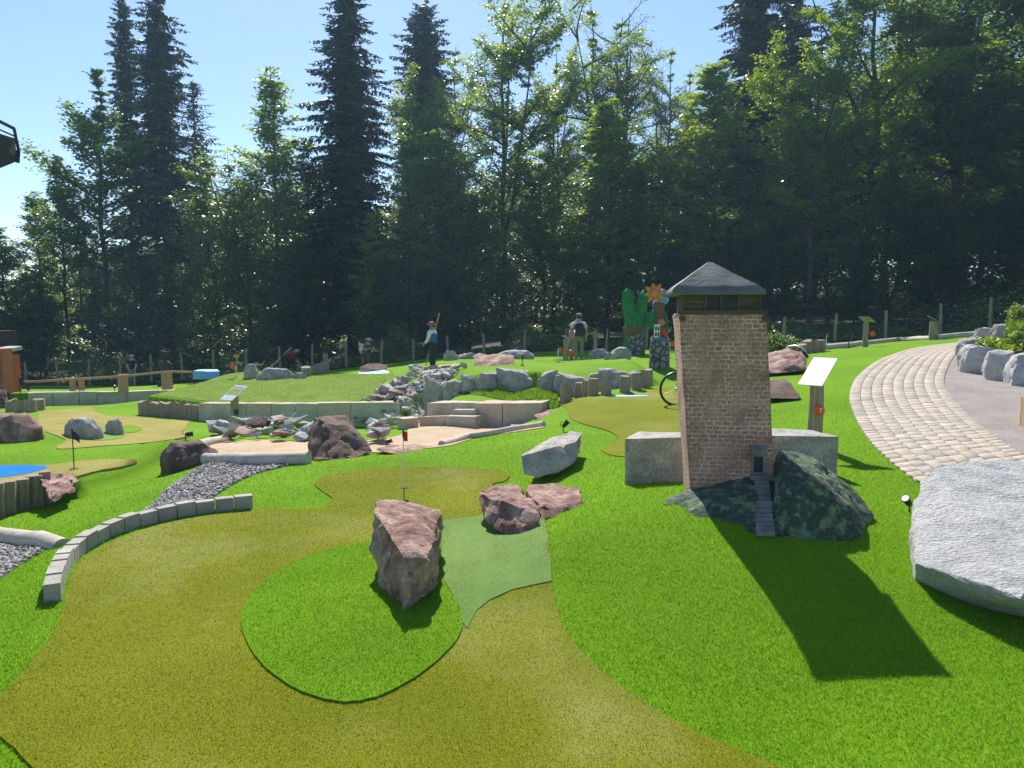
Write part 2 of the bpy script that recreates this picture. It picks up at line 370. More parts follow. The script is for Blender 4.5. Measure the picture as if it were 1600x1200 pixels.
# ------------------------------------------------------------ ground and surfaces
def catmull(P, k=6, closed=True):
    out = []; m = len(P)
    rng = range(m) if closed else range(m-1)
    for i in rng:
        if closed: a, b, c, d = P[i-1], P[i], P[(i+1) % m], P[(i+2) % m]
        else: a, b, c, d = P[max(i-1,0)], P[i], P[i+1], P[min(i+2,m-1)]
        for j in range(k):
            t = j/k
            out.append(tuple(.5*((2*b[q])+(-a[q]+c[q])*t+(2*a[q]-5*b[q]+4*c[q]-d[q])*t*t+(-a[q]+3*b[q]-3*c[q]+d[q])*t**3) for q in range(len(b))))
    if not closed: out.append(tuple(P[-1]))
    return out
def gpoly(px, smooth=5): 
    pp = catmull(px, smooth) if smooth else px
    return [tuple(G(*p)[:2]) for p in pp]
def inside(poly, X, Y):
    P = np.array(poly); x1 = P[:,0]; y1 = P[:,1]; x2 = np.roll(x1,-1); y2 = np.roll(y1,-1)
    c = np.zeros(len(X), bool)
    for a, b, e, f in zip(x1, y1, x2, y2):
        if b == f: continue
        c ^= ((b > Y) != (f > Y)) & (X < (e-a)*(Y-b)/(f-b)+a)
    return c
def sheet(name, poly, off, m, kind='structure', res=.12, **kw):
    P = np.array(poly); x0, y0 = P.min(0); x1, y1 = P.max(0)
    k = max(res, math.sqrt((x1-x0)*(y1-y0)/30000))
    gx, gy = np.meshgrid(np.arange(x0, x1, k), np.arange(y0, y1, k)); gx = gx.ravel(); gy = gy.ravel()
    s = inside(poly, gx, gy); gx = gx[s]; gy = gy[s]
    vs = [Vector(p) for p in poly]+[Vector((a, b)) for a, b in zip(gx, gy)]
    v, e, f, _, _, _ = delaunay_2d_cdt(vs, [], [list(range(len(poly)))], 1, 1e-5)
    X = np.array([p.x for p in v]); Y = np.array([p.y for p in v]); Z = Hn(X, Y)+off
    me = bpy.data.meshes.new(name); me.from_pydata(list(zip(X, Y, Z)), [], [tuple(q) for q in f]); me.update()
    bm = bmesh.new(); bm.from_mesh(me); bmesh.ops.recalc_face_normals(bm, faces=bm.faces)
    if sum(q.normal.z for q in bm.faces) < 0: bmesh.ops.reverse_faces(bm, faces=bm.faces)
    # a thin skirt so that the sheet has an edge
    ed = [q for q in bm.edges if q.is_boundary]
    r = bmesh.ops.extrude_edge_only(bm, edges=ed)
    for q in r['geom']:
        if isinstance(q, bmesh.types.BMVert): q.co.z -= off+.03
    bm.to_mesh(me); bm.free(); me.polygons.foreach_set('use_smooth', [True]*len(me.polygons)); me.set_sharp_from_angle(angle=R(50))
    return tag(link(name, me, m), kind=kind, **kw)

def axis(a, b, lim, fine, far, grow=1.12):
    v = list(np.arange(a, b+1e-6, fine)); s = fine
    while v[-1] < far: s *= grow; v.append(v[-1]+s)
    s = fine; w = []
    x = a
    while x > lim: s *= grow; x -= s; w.append(x)
    return np.array(w[::-1]+v)
ax = axis(-16, 12, -400, .1, 400); ay = axis(1.0, 30, -200, .1, 600)
gx, gy = np.meshgrid(ax, ay)
gz = Hn(gx, gy)
edge = np.maximum(abs(gx)-70, 0)+np.maximum(gy-110, 0)+np.maximum(-40-gy, 0)
gz = np.where(edge > 0, Hn(np.clip(gx,-70,70), np.clip(gy,-40,110)), gz)
gz -= .004
nx, ny = len(ax), len(ay)
ii = (np.arange(ny-1)[:,None]*nx+np.arange(nx-1)[None,:]).ravel()
ground_me = npmesh('ground', np.stack([gx, gy, gz], -1).reshape(-1,3), np.stack([ii, ii+1, ii+nx+1, ii+nx], -1), smooth=True)
tag(link('ground', ground_me, M_green), kind='structure')

PO1 = gpoly([(396,797),(440,797),(490,797),(516,789),(519,779),(503,768),(492,757),(502,746),(535,738),(590,732),(650,730),(710,731),(765,734),(795,741),(790,752),(770,758),
  (775,775),(820,790),(852,815),(859,860),(862,912),(870,955),(895,1005),(945,1055),(1010,1102),(1090,1146),(1170,1182),(1240,1212),(1330,1300),(400,1340),(150,1300),(50,1202),(22,1172),(-5,1150),(-60,1110),(-40,1100),(5,1085),(42,1045),(85,990),(104,930),(112,900),(128,878),(160,855),(205,836),(262,818),(330,806)], 5)
PIS = gpoly([(584,848),(520,860),(462,880),(412,912),(382,948),(378,985),(398,1028),(435,1064),(485,1091),(540,1102),(600,1090),(660,1055),(705,1015),(722,985),(719,958),(708,935),(694,912),(690,870),(680,842),(640,838)], 5)
PT = gpoly([(692,816),(720,812),(750,808),(775,790),(810,790),(848,805),(857,840),(861,880),(862,911),(835,916),(800,924),(765,940),(745,957),(730,985),(722,975),(708,932),(694,910),(690,870)], 0)
PO2 = gpoly([(872,626),(886,640),(893,655),(915,664),(945,672),(962,680),(966,688),(955,695),(940,700),(945,708),(972,714),(1060,716),(1130,690),(1130,600),(1060,604),(1015,608),(960,618),(910,622)], 4)
PO3 = gpoly([(62,646),(95,641),(143,637),(150,644),(175,650),(215,651),(260,656),(309,653),(294,661),(290,672),(299,681),(240,691),(150,698),(98,702),(89,698),(102,687),(63,670)], 4)
PT3 = gpoly([(146,672),(160,666),(185,668),(198,676),(190,685),(160,689),(140,687)], 4)
PG3 = gpoly([(188,668),(205,666),(220,669),(221,673),(205,677),(190,676)], 4)
PO4 = gpoly([(-90,729),(0,728),(75,727),(118,722),(160,718),(205,719),(214,722),(195,729),(160,735),(125,744),(100,752),(60,752),(0,757),(-90,760)], 4)
PB4 = gpoly([(-60,730),(0,728.5),(58,728.5),(74,731),(64,736),(38,742),(0,747),(-60,750)], 4)
PG1 = gpoly([(213,808),(232,795),(262,765),(290,745),(322,726),(352,723),(430,724),(482,722),(446,729),(400,741),(355,762),(332,779),(312,790),(262,800)], 3)
PG2 = gpoly([(-60,862),(0,850),(40,850),(88,844),(80,852),(50,872),(20,890),(0,904),(-60,925)], 3)
PS1 = gpoly([(322,707),(326,694),(355,690),(420,688),(480,690),(540,690),(600,686),(636,676),(640,664),(690,661),(745,663),(852,666),(805,675),(762,681),(740,685),(700,697),(640,703),(590,707),(480,712),(400,712)], 3)
PLN = [(x, float(np.interp(x, [p.x for p in WA], [p.y for p in WA]))+.42) for x in np.linspace(-9.9, -3.2, 14)]+[tuple(at(598,610,20)[:2]), tuple(at(618,597,23)[:2]), tuple(at(612,585,26.3)[:2])]+[(x, 26.3-.15*abs(x+7)) for x in np.linspace(-5, -9.9, 8)]
PST = gpoly([(700,626),(800,627),(868,625.5),(872,617),(800,617),(700,618)], 0)
PBL = gpoly([(560,584),(575,578),(590,577),(606,580),(604,584)], 3)

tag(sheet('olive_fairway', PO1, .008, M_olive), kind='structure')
sheet('teal_patch', PT, .014, M_teal)
def island():
    return sheet('turf_island', PIS, .018, M_green)
island()
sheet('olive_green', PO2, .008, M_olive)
sheet('putting_green', PO3, .008, M_gold)
sheet('teal_patch', PT3, .014, M_teal); sheet('turf_lobe', PG3, .018, M_green)
sheet('putting_green', PO4, .008, M_gold); sheet('water_paint', PB4, .014, M_blue)
sheet('gravel_bed', PG1, .006, M_gravbed); sheet('gravel_bed', PG2, .006, M_gravbed)
sheet('sand_court', PS1, .008, M_sand)
PSTR = gpoly([(672,578),(704,577),(702,590),(692,602),(676,616),(668,632),(660,652),(618,654),(560,662),(560,652),(604,642),(620,622),(638,604),(655,590)], 2)
sheet('stream_bed', PSTR, .01, mk('stream_bed_stone', [(.3,(.16,.15,.14)),(.5,(.34,.32,.30)),(.7,(.55,.53,.50))], 9, .9, 1.0, 14, bdist=.06))
sheet('lawn', PLN, .008, M_lawn); sheet('lawn', PST, .008, M_lawn)
sheet('water_paint', PBL, .012, M_lblue)
P5 = gpoly([(948,620),(955,618.5),(1012,618.8),(1012,620),(985,621)], 0); sheet('water_paint', P5, .014, M_lblue)
# forest floor beyond the fence
FENCE = [at(-400,628,46), at(-120,618,44), at(137,602,42), at(437,585,40), at(646,562,40), at(820,550,39), at(1000,545,37), at(1224,535,35), at(1467,528,32), at(1600,513,29), at(1800,490,24), at(2300,470,18)]
ff = [(p.x, p.y-.2) for p in FENCE]
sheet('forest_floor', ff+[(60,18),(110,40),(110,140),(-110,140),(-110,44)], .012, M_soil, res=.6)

# paved path
LP = [(1660,885),(1545,812),(1445,762),(1395,726),(1362,695),(1340,662),(1328,632),(1327,615),(1335,595),(1352,576),(1385,558),(1420,547),(1460,539.5),(1500,535.5),(1540,533)]
RP = [(1830,815),(1690,757),(1600,714),(1560,688),(1525,660),(1500,636),(1482,614),(1475,599),(1477,585),(1483,571),(1490,559),(1500,548),(1515,541),(1535,537),(1560,535)]
def resamp(P, m):
    P = np.array(P); d = np.r_[0, np.cumsum(np.hypot(*(P[1:]-P[:-1]).T))]
    t = np.linspace(0, d[-1], m); return np.stack([np.interp(t, d, P[:,0]), np.interp(t, d, P[:,1])], -1), d[-1]
Lw = [tuple(G(*p)[:2]) for p in catmull(LP, 5, False)]; Rw = [tuple(G(*p)[:2]) for p in catmull(RP, 5, False)]
def smooth1(P, k=6):
    P = np.array(P)
    for _ in range(k): P[1:-1] = .5*P[1:-1]+.25*(P[:-2]+P[2:])
    return P
Ls, ll = resamp(smooth1(Lw), 400); Rs, rl = resamp(smooth1(Rw), 400)
PPATH = [tuple(p) for p in Ls[::8]]+[tuple(p) for p in Rs[::-8]]
sheet('path_bed', PPATH, .006, mk('joint_sand', [(.3,(.19,.17,.14)),(.7,(.29,.26,.22))], 30, .95, .3))
PASPH = [tuple(p) for p in Rs[::8]]+[tuple(G(1580,542)[:2]), tuple(at(1660,560,16)[:2]), (14,14), (9,5)]
PASPH = [tuple(p) for p in Rs[::8]]+[(13,21),(15,12),(9,4.4)]
sheet('asphalt', PASPH, .007, M_asph)
def paving():
    rnd = random.Random(3); V = []; Q = []
    lanes = 9; L = (ll+rl)/2
    for l in range(lanes):
        s = rnd.random()*.2
        while s < L-.3:
            w = rnd.choice([.16,.2,.24,.27]) if 0 < l < lanes-1 else .15
            g = .0035
            c = []
            for a, b in ((s+g, l+.02), (s+w-g, l+.02), (s+w-g, l+.98), (s+g, l+.98)):
                i = min(a/L*399, 398.9); k = int(i); f = i-k; t = b/lanes
                p = (Ls[k]*(1-f)+Ls[k+1]*f)*(1-t)+(Rs[k]*(1-f)+Rs[k+1]*f)*t
                c.append(p)
            c = np.array(c); cen = c.mean(0); dz = rnd.uniform(-.0015, .0015)
            base = len(V); top = cen+(c-cen)*.965
            zt = Hn(top[:,0], top[:,1])+.022+dz; zb = Hn(c[:,0], c[:,1])+.019+dz; z0 = Hn(c[:,0], c[:,1])
            for k in range(4): V.append((*c[k], z0[k]))
            for k in range(4): V.append((*c[k], zb[k]))
            for k in range(4): V.append((*top[k], zt[k]))
            for k in range(4):
                j = (k+1) % 4
                Q.append((base+k, base+j, base+4+j, base+4+k)); Q.append((base+4+k, base+4+j, base+8+j, base+8+k))
            Q.append((base+8, base+9, base+10, base+11)); s += w
    me = npmesh('path', V, Q)
    bm = bmesh.new(); bm.from_mesh(me); bmesh.ops.recalc_face_normals(bm, faces=bm.faces); bm.to_mesh(me); bm.free()
    m, nt, b = nodes('paving_stones'); Lk = nt.links.new
    g = N(nt, 'NewGeometry'); r = ramp(nt, [(0,(.30,.265,.22)),(.2,(.40,.35,.28)),(.4,(.34,.31,.27)),(.55,(.43,.38,.30)),(.7,(.42,.34,.27)),(.85,(.47,.40,.30)),(1,(.33,.31,.29))])
    Lk(g.outputs['Random Per Island'], r.inputs[0])
    nz = N(nt, 'TexNoise', Scale=14, Detail=6); Lk(g.outputs['Position'], nz.inputs['Vector']); pr = ramp(nt, [(.35,(.8,.8,.8)),(.65,(1.15,1.12,1.08))]); Lk(nz.outputs['Fac'], pr.inputs[0])
    Lk(mixc(nt, r.outputs[0], pr.outputs[0], 1.0, 'MULTIPLY'), b.inputs['Base Color']); b.inputs['Roughness'].default_value = .85
    n2 = N(nt, 'TexNoise', Scale=90, Detail=4); Lk(g.outputs['Position'], n2.inputs['Vector']); bp = N(nt, 'Bump', Strength=.4, Distance=.004); Lk(n2.outputs['Fac'], bp.inputs['Height']); Lk(bp.outputs[0], b.inputs['Normal'])
    tag(link('path', me, m), kind='structure')
paving()

# ------------------------------------------------------------ grass and turf pile, gravel
rng = np.random.default_rng(7)
def blades(name, cand, hgt, wid, m, label, lean=1.0, off=0., cat='turf'):
    X, Y = cand[:,0], cand[:,1]; n = len(X); Z = Hn(X, Y)+off-.003
    wid = wid*np.ones(n); hgt = hgt*np.ones(n)*rng.uniform(.6, 1.15, n)
    a = rng.uniform(0, 2*PI, n); t = np.stack([np.cos(a), np.sin(a), 0*a], -1)
    b = a+PI/2+rng.normal(0, .5, n); le = rng.uniform(.1, 1, n)*lean*hgt
    d = np.stack([np.cos(b)*le, np.sin(b)*le, hgt], -1); P = np.stack([X, Y, Z], -1)
    w = (wid/2)[:,None]
    mid = P+d*np.array([.35,.35,.6])
    V = np.stack([P-t*w, P+t*w, mid+t*w*.85, mid-t*w*.85, P+d], 1).reshape(-1,3)
    i = np.arange(n)[:,None]*5
    me = npmesh(name, V, i+np.array([0,1,2,3]), i+np.array([3,2,4]))
    o = link(name, me, m); return tag(o, label, cat, kind='stuff')
def scatter(x0, x1, y0, y1, dens, poly=None, notin=(), margin=.78, lod=None):
    """random points in the area seen, fewer and wider ones farther off"""
    n = int((x1-x0)*(y1-y0)*dens); X = rng.uniform(x0, x1, n); Y = rng.uniform(y0, y1, n)
    s = abs(X) < margin*Y+.6
    if lod: s &= rng.random(n) < np.clip(lod/Y, 0, 1)**1.8
    X = X[s]; Y = Y[s]
    if poly is not None: s = inside(poly, X, Y); X = X[s]; Y = Y[s]
    for p in notin: s = ~inside(p, X, Y); X = X[s]; Y = Y[s]
    return np.stack([X, Y], -1)
def wl(c, w, lod): return w*np.clip(c[:,1]/lod, 1, 4)**.9
allz = [PO1, PO2, PO3, PO4, PG1, PG2, PS1, PLN, PST, PPATH, PASPH]
c = scatter(-9, 9, 2.2, 15, 17000, None, allz, lod=3.6); c = c[rng.random(len(c)) > (c[:,1]-5)/8]
blades('fringe_turf_pile', c, .015, .0026*np.clip(c[:,1]/4.5,1,2), M_blade, 'bright green artificial turf pile on the mounds around the fairway')
c = scatter(-3, 1, 3, 7, 17000, PIS, (), lod=4.5)
blades('island_turf_pile', c, .015, wl(c, .0026, 4), M_blade, 'bright green pile of the round turf island around the tall rock', off=.018)
c = scatter(-5, 3, 2.2, 11, 18000, PO1, (PIS, PT), lod=3.4)
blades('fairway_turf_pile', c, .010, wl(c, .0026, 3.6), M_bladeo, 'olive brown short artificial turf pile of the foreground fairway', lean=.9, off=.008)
c = scatter(-2, 1, 3, 8, 12000, PT, (), lod=5)
blades('teal_turf_pile', c, .007, .0026, M_bladet, 'very short grey green turf pile between the tall rock and rock pair', lean=.8, off=.014)
c = scatter(-3, 3, 12, 18, 2500, PST, ())
blades('wall_top_grass', c, .075, .007, M_grass, 'tall real grass strip between boulder wall and limestone blocks', cat='grass')
c = scatter(-12, -1, 16, 30, 900, PLN, ())
blades('slope_grass', c, .022, .012, M_drygrass, 'mown real grass on the slope above the left limestone wall', cat='grass')

def stones(name, cand, size, m, label, off=.0, cat='gravel'):
    n = len(cand); X, Y = cand[:,0], cand[:,1]; Z = Hn(X, Y)+off
    o = np.array([(1,0,0),(0,1,0),(-1,0,0),(0,-1,0),(0,0,1),(0,0,-1),(.7,.7,.5),(-.7,-.6,.45)], float)[:6]
    V = o[None]*rng.uniform(.6, 1.25, (n, 6, 1))*np.array([1,.8,.55])
    V = V+rng.normal(0, .12, V.shape)
    a = rng.uniform(0, 2*PI, n); ca, sa = np.cos(a)[:,None], np.sin(a)[:,None]
    Vx = V[...,0]*ca-V[...,1]*sa; Vy = V[...,0]*sa+V[...,1]*ca; tl = rng.normal(0, .5, n)[:,None]
    Vz = V[...,2]+Vx*tl*.6
    s = (size*rng.uniform(.6, 1.5, n))[:,None]
    V = np.stack([Vx*s+X[:,None], Vy*s+Y[:,None], Vz*s+Z[:,None]+s*.35], -1).reshape(-1,3)
    T = np.array([(0,1,4),(1,2,4),(2,3,4),(3,0,4),(1,0,5),(2,1,5),(3,2,5),(0,3,5)])
    me = npmesh(name, V, None, (np.arange(n)[:,None,None]*6+T[None]).reshape(-1,3))
    return tag(link(name, me, m), label, cat, kind='stuff')
c = scatter(-6, 0, 6, 12, 1500, PG1, ())
stones('gravel', c, .020, M_gravel, 'grey gravel bed running from the log down to the curved kerb', .005)
c = scatter(-6, -3, 4, 8, 1600, PG2, ())
stones('gravel', c, .020, M_gravel, 'grey gravel pit at the left edge below the pale log', .005)
PG3s = gpoly([(600,612),(640,584),(660,578),(625,605),(605,618),(575,627),(560,627)], 0)
c = scatter(-4, 0, 16, 27, 350, PG3s, ())
stones('gravel', c, .03, M_gravel, 'fine gravel bank on the left shoulder of the rocky stream bed', .005)

# ------------------------------------------------------------ rocks
def rockmesh(pts, amp=.05, div=16, seed=0, soft=1, chip=.5, strat=0, groove=0):
    pts = [Vector(p) for p in pts]; c = sum(pts, Vector())/len(pts)
    mn = Vector([min(p[i] for p in pts) for i in range(3)]); mx = Vector([max(p[i] for p in pts) for i in range(3)])
    size = (mx-mn).length; org = Vector((c.x, c.y, mn.z))
    bm = bmesh.new()
    for p in pts: bm.verts.new(p-org)
    r = bmesh.ops.convex_hull(bm, input=list(bm.verts))
    bmesh.ops.delete(bm, geom=list({g for g in r['geom_interior']+r['geom_unused'] if isinstance(g, bmesh.types.BMVert)}), context='VERTS')
    bmesh.ops.triangulate(bm, faces=list(bm.faces))
    res = size/div
    for it in range(6):
        es = [e for e in bm.edges if e.calc_length() > res*1.3]
        if not es: break
        bmesh.ops.subdivide_edges(bm, edges=es, cuts=1); bmesh.ops.triangulate(bm, faces=[f for f in bm.faces if len(f.verts) > 3])
    for _ in range(soft): bmesh.ops.smooth_vert(bm, verts=list(bm.verts), factor=.5, use_axis_x=True, use_axis_y=True, use_axis_z=True)
    bm.normal_update(); A = size*amp; off = Vector((seed*7.3, seed*3.1, seed*5.7)); new = []
    for v in bm.verts:
        p = v.co*(3.2/size)+off
        d = noise.fractal(p*1.3, 1.0, 2.1, 4)*.55
        vd, _ = noise.voronoi(p*2.2)
        d += chip*(.35-vd[0])*.9
        d -= chip*.35*max(0, .1-(vd[1]-vd[0]))*8*.5
        d += noise.noise(p*7)*.22+noise.noise(p*16)*.10
        q = v.co+v.normal*d*A
        if groove:
            gq = Vector((v.co.x*9/size*2.2, v.co.y*9/size*2.2, v.co.z*1.6/size))+off; gn = noise.noise(gq); d -= groove*max(0, .25-abs(gn))*2.5*(1-abs(v.normal.z)); q = v.co+v.normal*d*A
        if strat:
            k = v.co.z/size*strat+noise.noise(p*1.1)*1.4; fr = k-math.floor(k)
            h = Vector((v.normal.x, v.normal.y, 0)); q += h*(abs(fr-.5)-.25)*A*.9
        new.append(q)
    for v, q in zip(bm.verts, new): v.co = q
    me = bpy.data.meshes.new('rock'); bm.to_mesh(me); bm.free()
    me.polygons.foreach_set('use_smooth', [True]*len(me.polygons)); me.set_sharp_from_angle(angle=R(28))
    return me, org
SEED = [0]
def rock(name, label, m, pts, cat='boulder', group=None, parent=None, **k):
    SEED[0] += 1; k.setdefault('seed', SEED[0])
    me, org = rockmesh([at(*p) if len(p) == 3 and isinstance(p, tuple) else p for p in pts], **k)
    o = link(name, me, m, loc=org)
    if parent: o.parent = parent
    elif label: tag(o, label, cat, group)
    return o
def lump(u0, u1, vt, vb, depth=.8, seed=None, tilt=0, flat_=.6, Y=None, sink=.1, base=None):
    """points of an irregular boulder filling a pixel box, standing on the ground"""
    rd = random.Random(seed if seed is not None else SEED[0]*13+5)
    b = G((u0+u1)/2, vb) if Y is None else at((u0+u1)/2, vb, Y)
    if base is not None: b = base
    pm = (b.y*math.cos(PITCH)+(CZ-b.z)*math.sin(PITCH))/F
    w = (u1-u0)*pm; d = w*depth; h = at((u0+u1)/2, vt, b.y+d*.4).z-b.z
    x0 = b.x-w/2; pts = []
    h = h/(1+0*d)
    for i in range(9):
        a = 2*PI*i/9+rd.uniform(-.25,.25); r = rd.uniform(.88, 1.0)
        px = b.x+math.cos(a)*w/2*r; py = b.y+d/2+math.sin(a)*d/2*r
        pts.append(Vector((px, py, min(b.z, H(px, py))-h*sink-.02)))
        pts.append(Vector((px, py, b.z+h*rd.uniform(.25,.6))))
        k = flat_*rd.uniform(.75,1.05)
        pts.append(Vector((b.x+math.cos(a)*w/2*k+tilt*w*.2, b.y+d/2+math.sin(a)*d/2*k, b.z+h*rd.uniform(.78,1.0)*(1+tilt*math.cos(a)*.3))))
    return pts
def block(a, b, h, d, sink=.12):
    """hewn block whose front bottom edge runs a to b"""
    a = Vector(a); b = Vector(b); t = (b-a); t.z = 0; t.normalize(); nrm = Vector((-t.y, t.x, 0))
    rd = random.Random(SEED[0]+77); pts = []
    for p in (a, b):
        for q in (0, 1):
            e = p+nrm*d*q
            pts.append(e-Vector((0,0,sink))); pts.append(e+Vector((0,0,h))+Vector((rd.uniform(-.01,.01), rd.uniform(-.015,.015), rd.uniform(-.02,.015))))
    return pts

# tall standing red rock on the island
rock('standing_rock', 'tall upright reddish brown rock on the round green turf island', M_redrock,
 [(584,800,5.15),(588,780,5.6),(620,779,5.7),(650,782,5.75),(690,795,5.6),(693,845,5.2),(693,915,4.75),(664,940,4.55),(627,966,4.36),(629,868,4.42),(668,872,4.5),(594,938,4.78),(584,915,4.95),(581,860,5.0),(690,800,5.9),(600,800,5.9),(620,850,5.9),
  (640,945,4.45),(628,900,4.38),(605,800,5.2),(632,830,4.75)], 'rock', amp=.04, div=40, soft=0, chip=.55, groove=.9)
rock('red_rock', 'dark red blocky rock, left one of the touching rock pair beside the teal turf patch', M_redrock,
 [(746,768,6.6),(752,805,6.2),(775,825,5.95),(812,850,5.7),(846,836,5.75),(843,800,5.95),(830,785,6.1),(812,758,6.9),(790,757,7.0),(755,762,6.9),(800,788,6.0),(765,778,6.2),(835,800,6.8),(760,800,6.9)], 'rock', group='touching rock pair', amp=.05, div=32, soft=0, chip=.7)
rock('red_rock', 'pinkish flat topped rock, right one of the touching rock pair beside the teal turf patch', M_redrock,
 [(820,766,6.8),(845,812,6.05),(880,806,6.15),(912,799,6.25),(912,783,6.4),(905,765,6.9),(870,755,7.2),(830,756,7.2),(842,786,6.25),(905,795,7.0),(822,800,6.8)], 'rock', group='touching rock pair', amp=.045, div=22, soft=0, chip=.6)
rock('leaning_slab', 'pale grey granite slab standing on the green mound, left of the tower', M_granite,
 [(817,714,7.75),(818,742,7.6),(843,748,7.5),(870,738,7.65),(895,722,7.9),(906,705,8.2),(910,676,8.6),(893,674,8.75),(860,684,8.5),(828,706,8.1),(833,708,7.65),(900,690,8.1),(850,745,7.9),(890,728,8.3)], 'rock', amp=.035, div=24, soft=0, chip=.5)
rock('white_boulder', 'large rough white granite boulder at the right edge beside the paved path', M_white,
 [(1426,905,4.72),(1427,930,4.7),(1428,800,5.35),(1437,750,5.8),(1462,727,6.0),(1520,721,6.2),(1600,721,6.3),(1700,735,6.2),(1740,800,5.4),(1720,900,4.5),(1431,880,4.52),(1592,935,3.98),(1500,905,4.27),(1600,972,4.3),(1500,940,4.55),(1440,925,4.75),(1650,965,4.1),(1440,880,5.6),(1700,900,5.8),(1436,765,5.75)], amp=.02, div=70, soft=0, chip=.35)
rock('dark_boulder', 'dark brown boulder lying at the left end of the log above the gravel', M_darkred,
 lump(229,330,690,737,.8,3), amp=.055, div=20)
rock('dark_boulder', 'big dark sandstone boulder between log and sand court in the middle', M_darkred,
 [(478,718,9.9),(480,700,9.95),(487,672,10.2),(490,652,10.6),(512,648,10.8),(538,652,10.8),(552,672,10.4),(575,695,10.1),(582,706,9.8),(560,714,9.6),(520,719,9.55),(490,722,9.6),(500,655,10.2),(535,664,10.15),(570,700,10.9),(490,700,11.0)], amp=.05, div=24, soft=0, chip=.7)
rock('grey_boulder', 'grey rounded boulder with shadow on the gold putting green at left', M_granite, lump(86,148,652,684,.7,8), amp=.05, div=18)
rock('grey_boulder', 'small pale grey boulder right of the larger one on the gold putting green', M_granite, lump(158,188,652,679,.8,9), amp=.05, div=16)
rock('red_boulder', 'reddish boulder cut by the left picture edge above the blue painted water', M_redrock, lump(-60,49,646,690,.7,10), amp=.05, div=18)
rock('red_rock', 'rough red rock at the end of the palisade posts in the lower left', M_redrock,
 [(66,752,8.7),(70,776,8.3),(100,770,8.4),(123,762,8.6),(118,748,9.1),(90,741,9.4),(68,742,9.2),(80,782,8.15)], 'rock', amp=.07, div=20, soft=0, chip=.8)
rock('red_slab', 'broad flat pink sandstone boulder on the upper green before the block wall', M_redrock,
 [(740,556,22.2),(741,575,21.3),(770,573,21.2),(803,571,21.3),(803,556,21.9),(790,552,22.6),(750,552,22.8),(760,575,21.2),(800,566,23),(742,568,23)], amp=.04, div=18, soft=0)
rock('red_slab', 'large flat red boulder on the green right of the brick tower', M_redrock,
 [(1190,562,15.6),(1195,585,14.9),(1235,583,14.9),(1255,578,15),(1262,555,15.8),(1255,548,16.3),(1230,543,16.8),(1200,552,16.5),(1185,575,15.5),(1240,566,15.1),(1250,575,16.5)], amp=.05, div=20, soft=0)
rock('dark_slab', 'low dark slab with slanted right side on the green behind the tower', M_darkred,
 [(1190,592,12.6),(1190,622,11.6),(1247,623,11.6),(1251,620,11.7),(1236,600,12.2),(1228,593,12.6),(1180,610,12.8),(1240,615,12.6)], amp=.02, div=18, soft=0, chip=.3)
rock('dark_rock', 'dark flat rock behind the blue painted arc on the upper left green', M_darkred,
 [(561,574,27.6),(561,583,27.2),(606,580,27.2),(607,570,27.8),(590,567,28),(575,568,28)], 'rock', amp=.05, div=14)
rock('red_slab', 'flat dark red slab stacked at the right end of the limestone wall', M_redrock,
 [(835,660,12.9),(836,651,13.0),(845,645,13.4),(868,634,14.0),(867,645,13.2),(892,646,12.9),(892,654,12.6),(870,660,12.5),(850,661,12.6)], amp=.05, div=18, soft=0)
rock('dark_slab', 'thin dark slab lowest beneath the red slab at the end of the limestone wall', M_darkred,
 [(850,660,12.4),(900,652,12.3),(900,660,12.0),(870,661,12.0),(880,651,12.7)], amp=.03, div=14, soft=0)
# blocks behind the tower
def lineat(P, u, fwd=0):
    rx = (u-800)/F; r_ = [p.x/p.y for p in P]; q = ray(u, 650)[0]
    k = 0
    for k in range(len(P)-1):
        if q <= r_[k+1]: break
    a, b = P[k], P[k+1]; den = (b.x-a.x)-q*(b.y-a.y); t = (q*a.y-a.x)/den
    p = a+(b-a)*t; y = p.y-fwd; x = q*y; return Vector((x, y, H(x, y)))
def blk(name, label, m, a, b, vt, depth, group=None, amp=.02, div=22, cat='stone block', line=None, fwd=0, **k):
    A_ = G(*a) if line is None else lineat(line, a[0], fwd); B_ = G(*b) if line is None else lineat(line, b[0], fwd)
    ha = at(a[0], vt[0], A_.y).z-A_.z; hb = at(b[0], vt[1], B_.y).z-B_.z
    t = (B_-A_); t.z = 0; t.normalize(); nr = Vector((-t.y, t.x, 0)); rd = random.Random(SEED[0])
    pts = []
    for p, h in ((A_, ha), (B_, hb)):
        for q in (0, 1):
            e = p+nr*depth*q; pts += [e-Vector((0,0,.15)), Vector((e.x, e.y, p.z+h))+Vector((0,0,rd.uniform(-.012,.006)))]
    return rock(name, label, m, pts, cat, group, amp=amp, div=div, soft=0, chip=k.pop('chip', .35), **k)
blk('limestone_block', 'grey hewn limestone block with rough white top, left of the brick tower', M_granite, (976,757), (1075,752), (685,684), .42, amp=.013)
blk('limestone_block', 'grey limestone block with rough top right of the tower below the orange ball sign', M_granite, (1180,745), (1308,742), (679,681), .42, amp=.013)

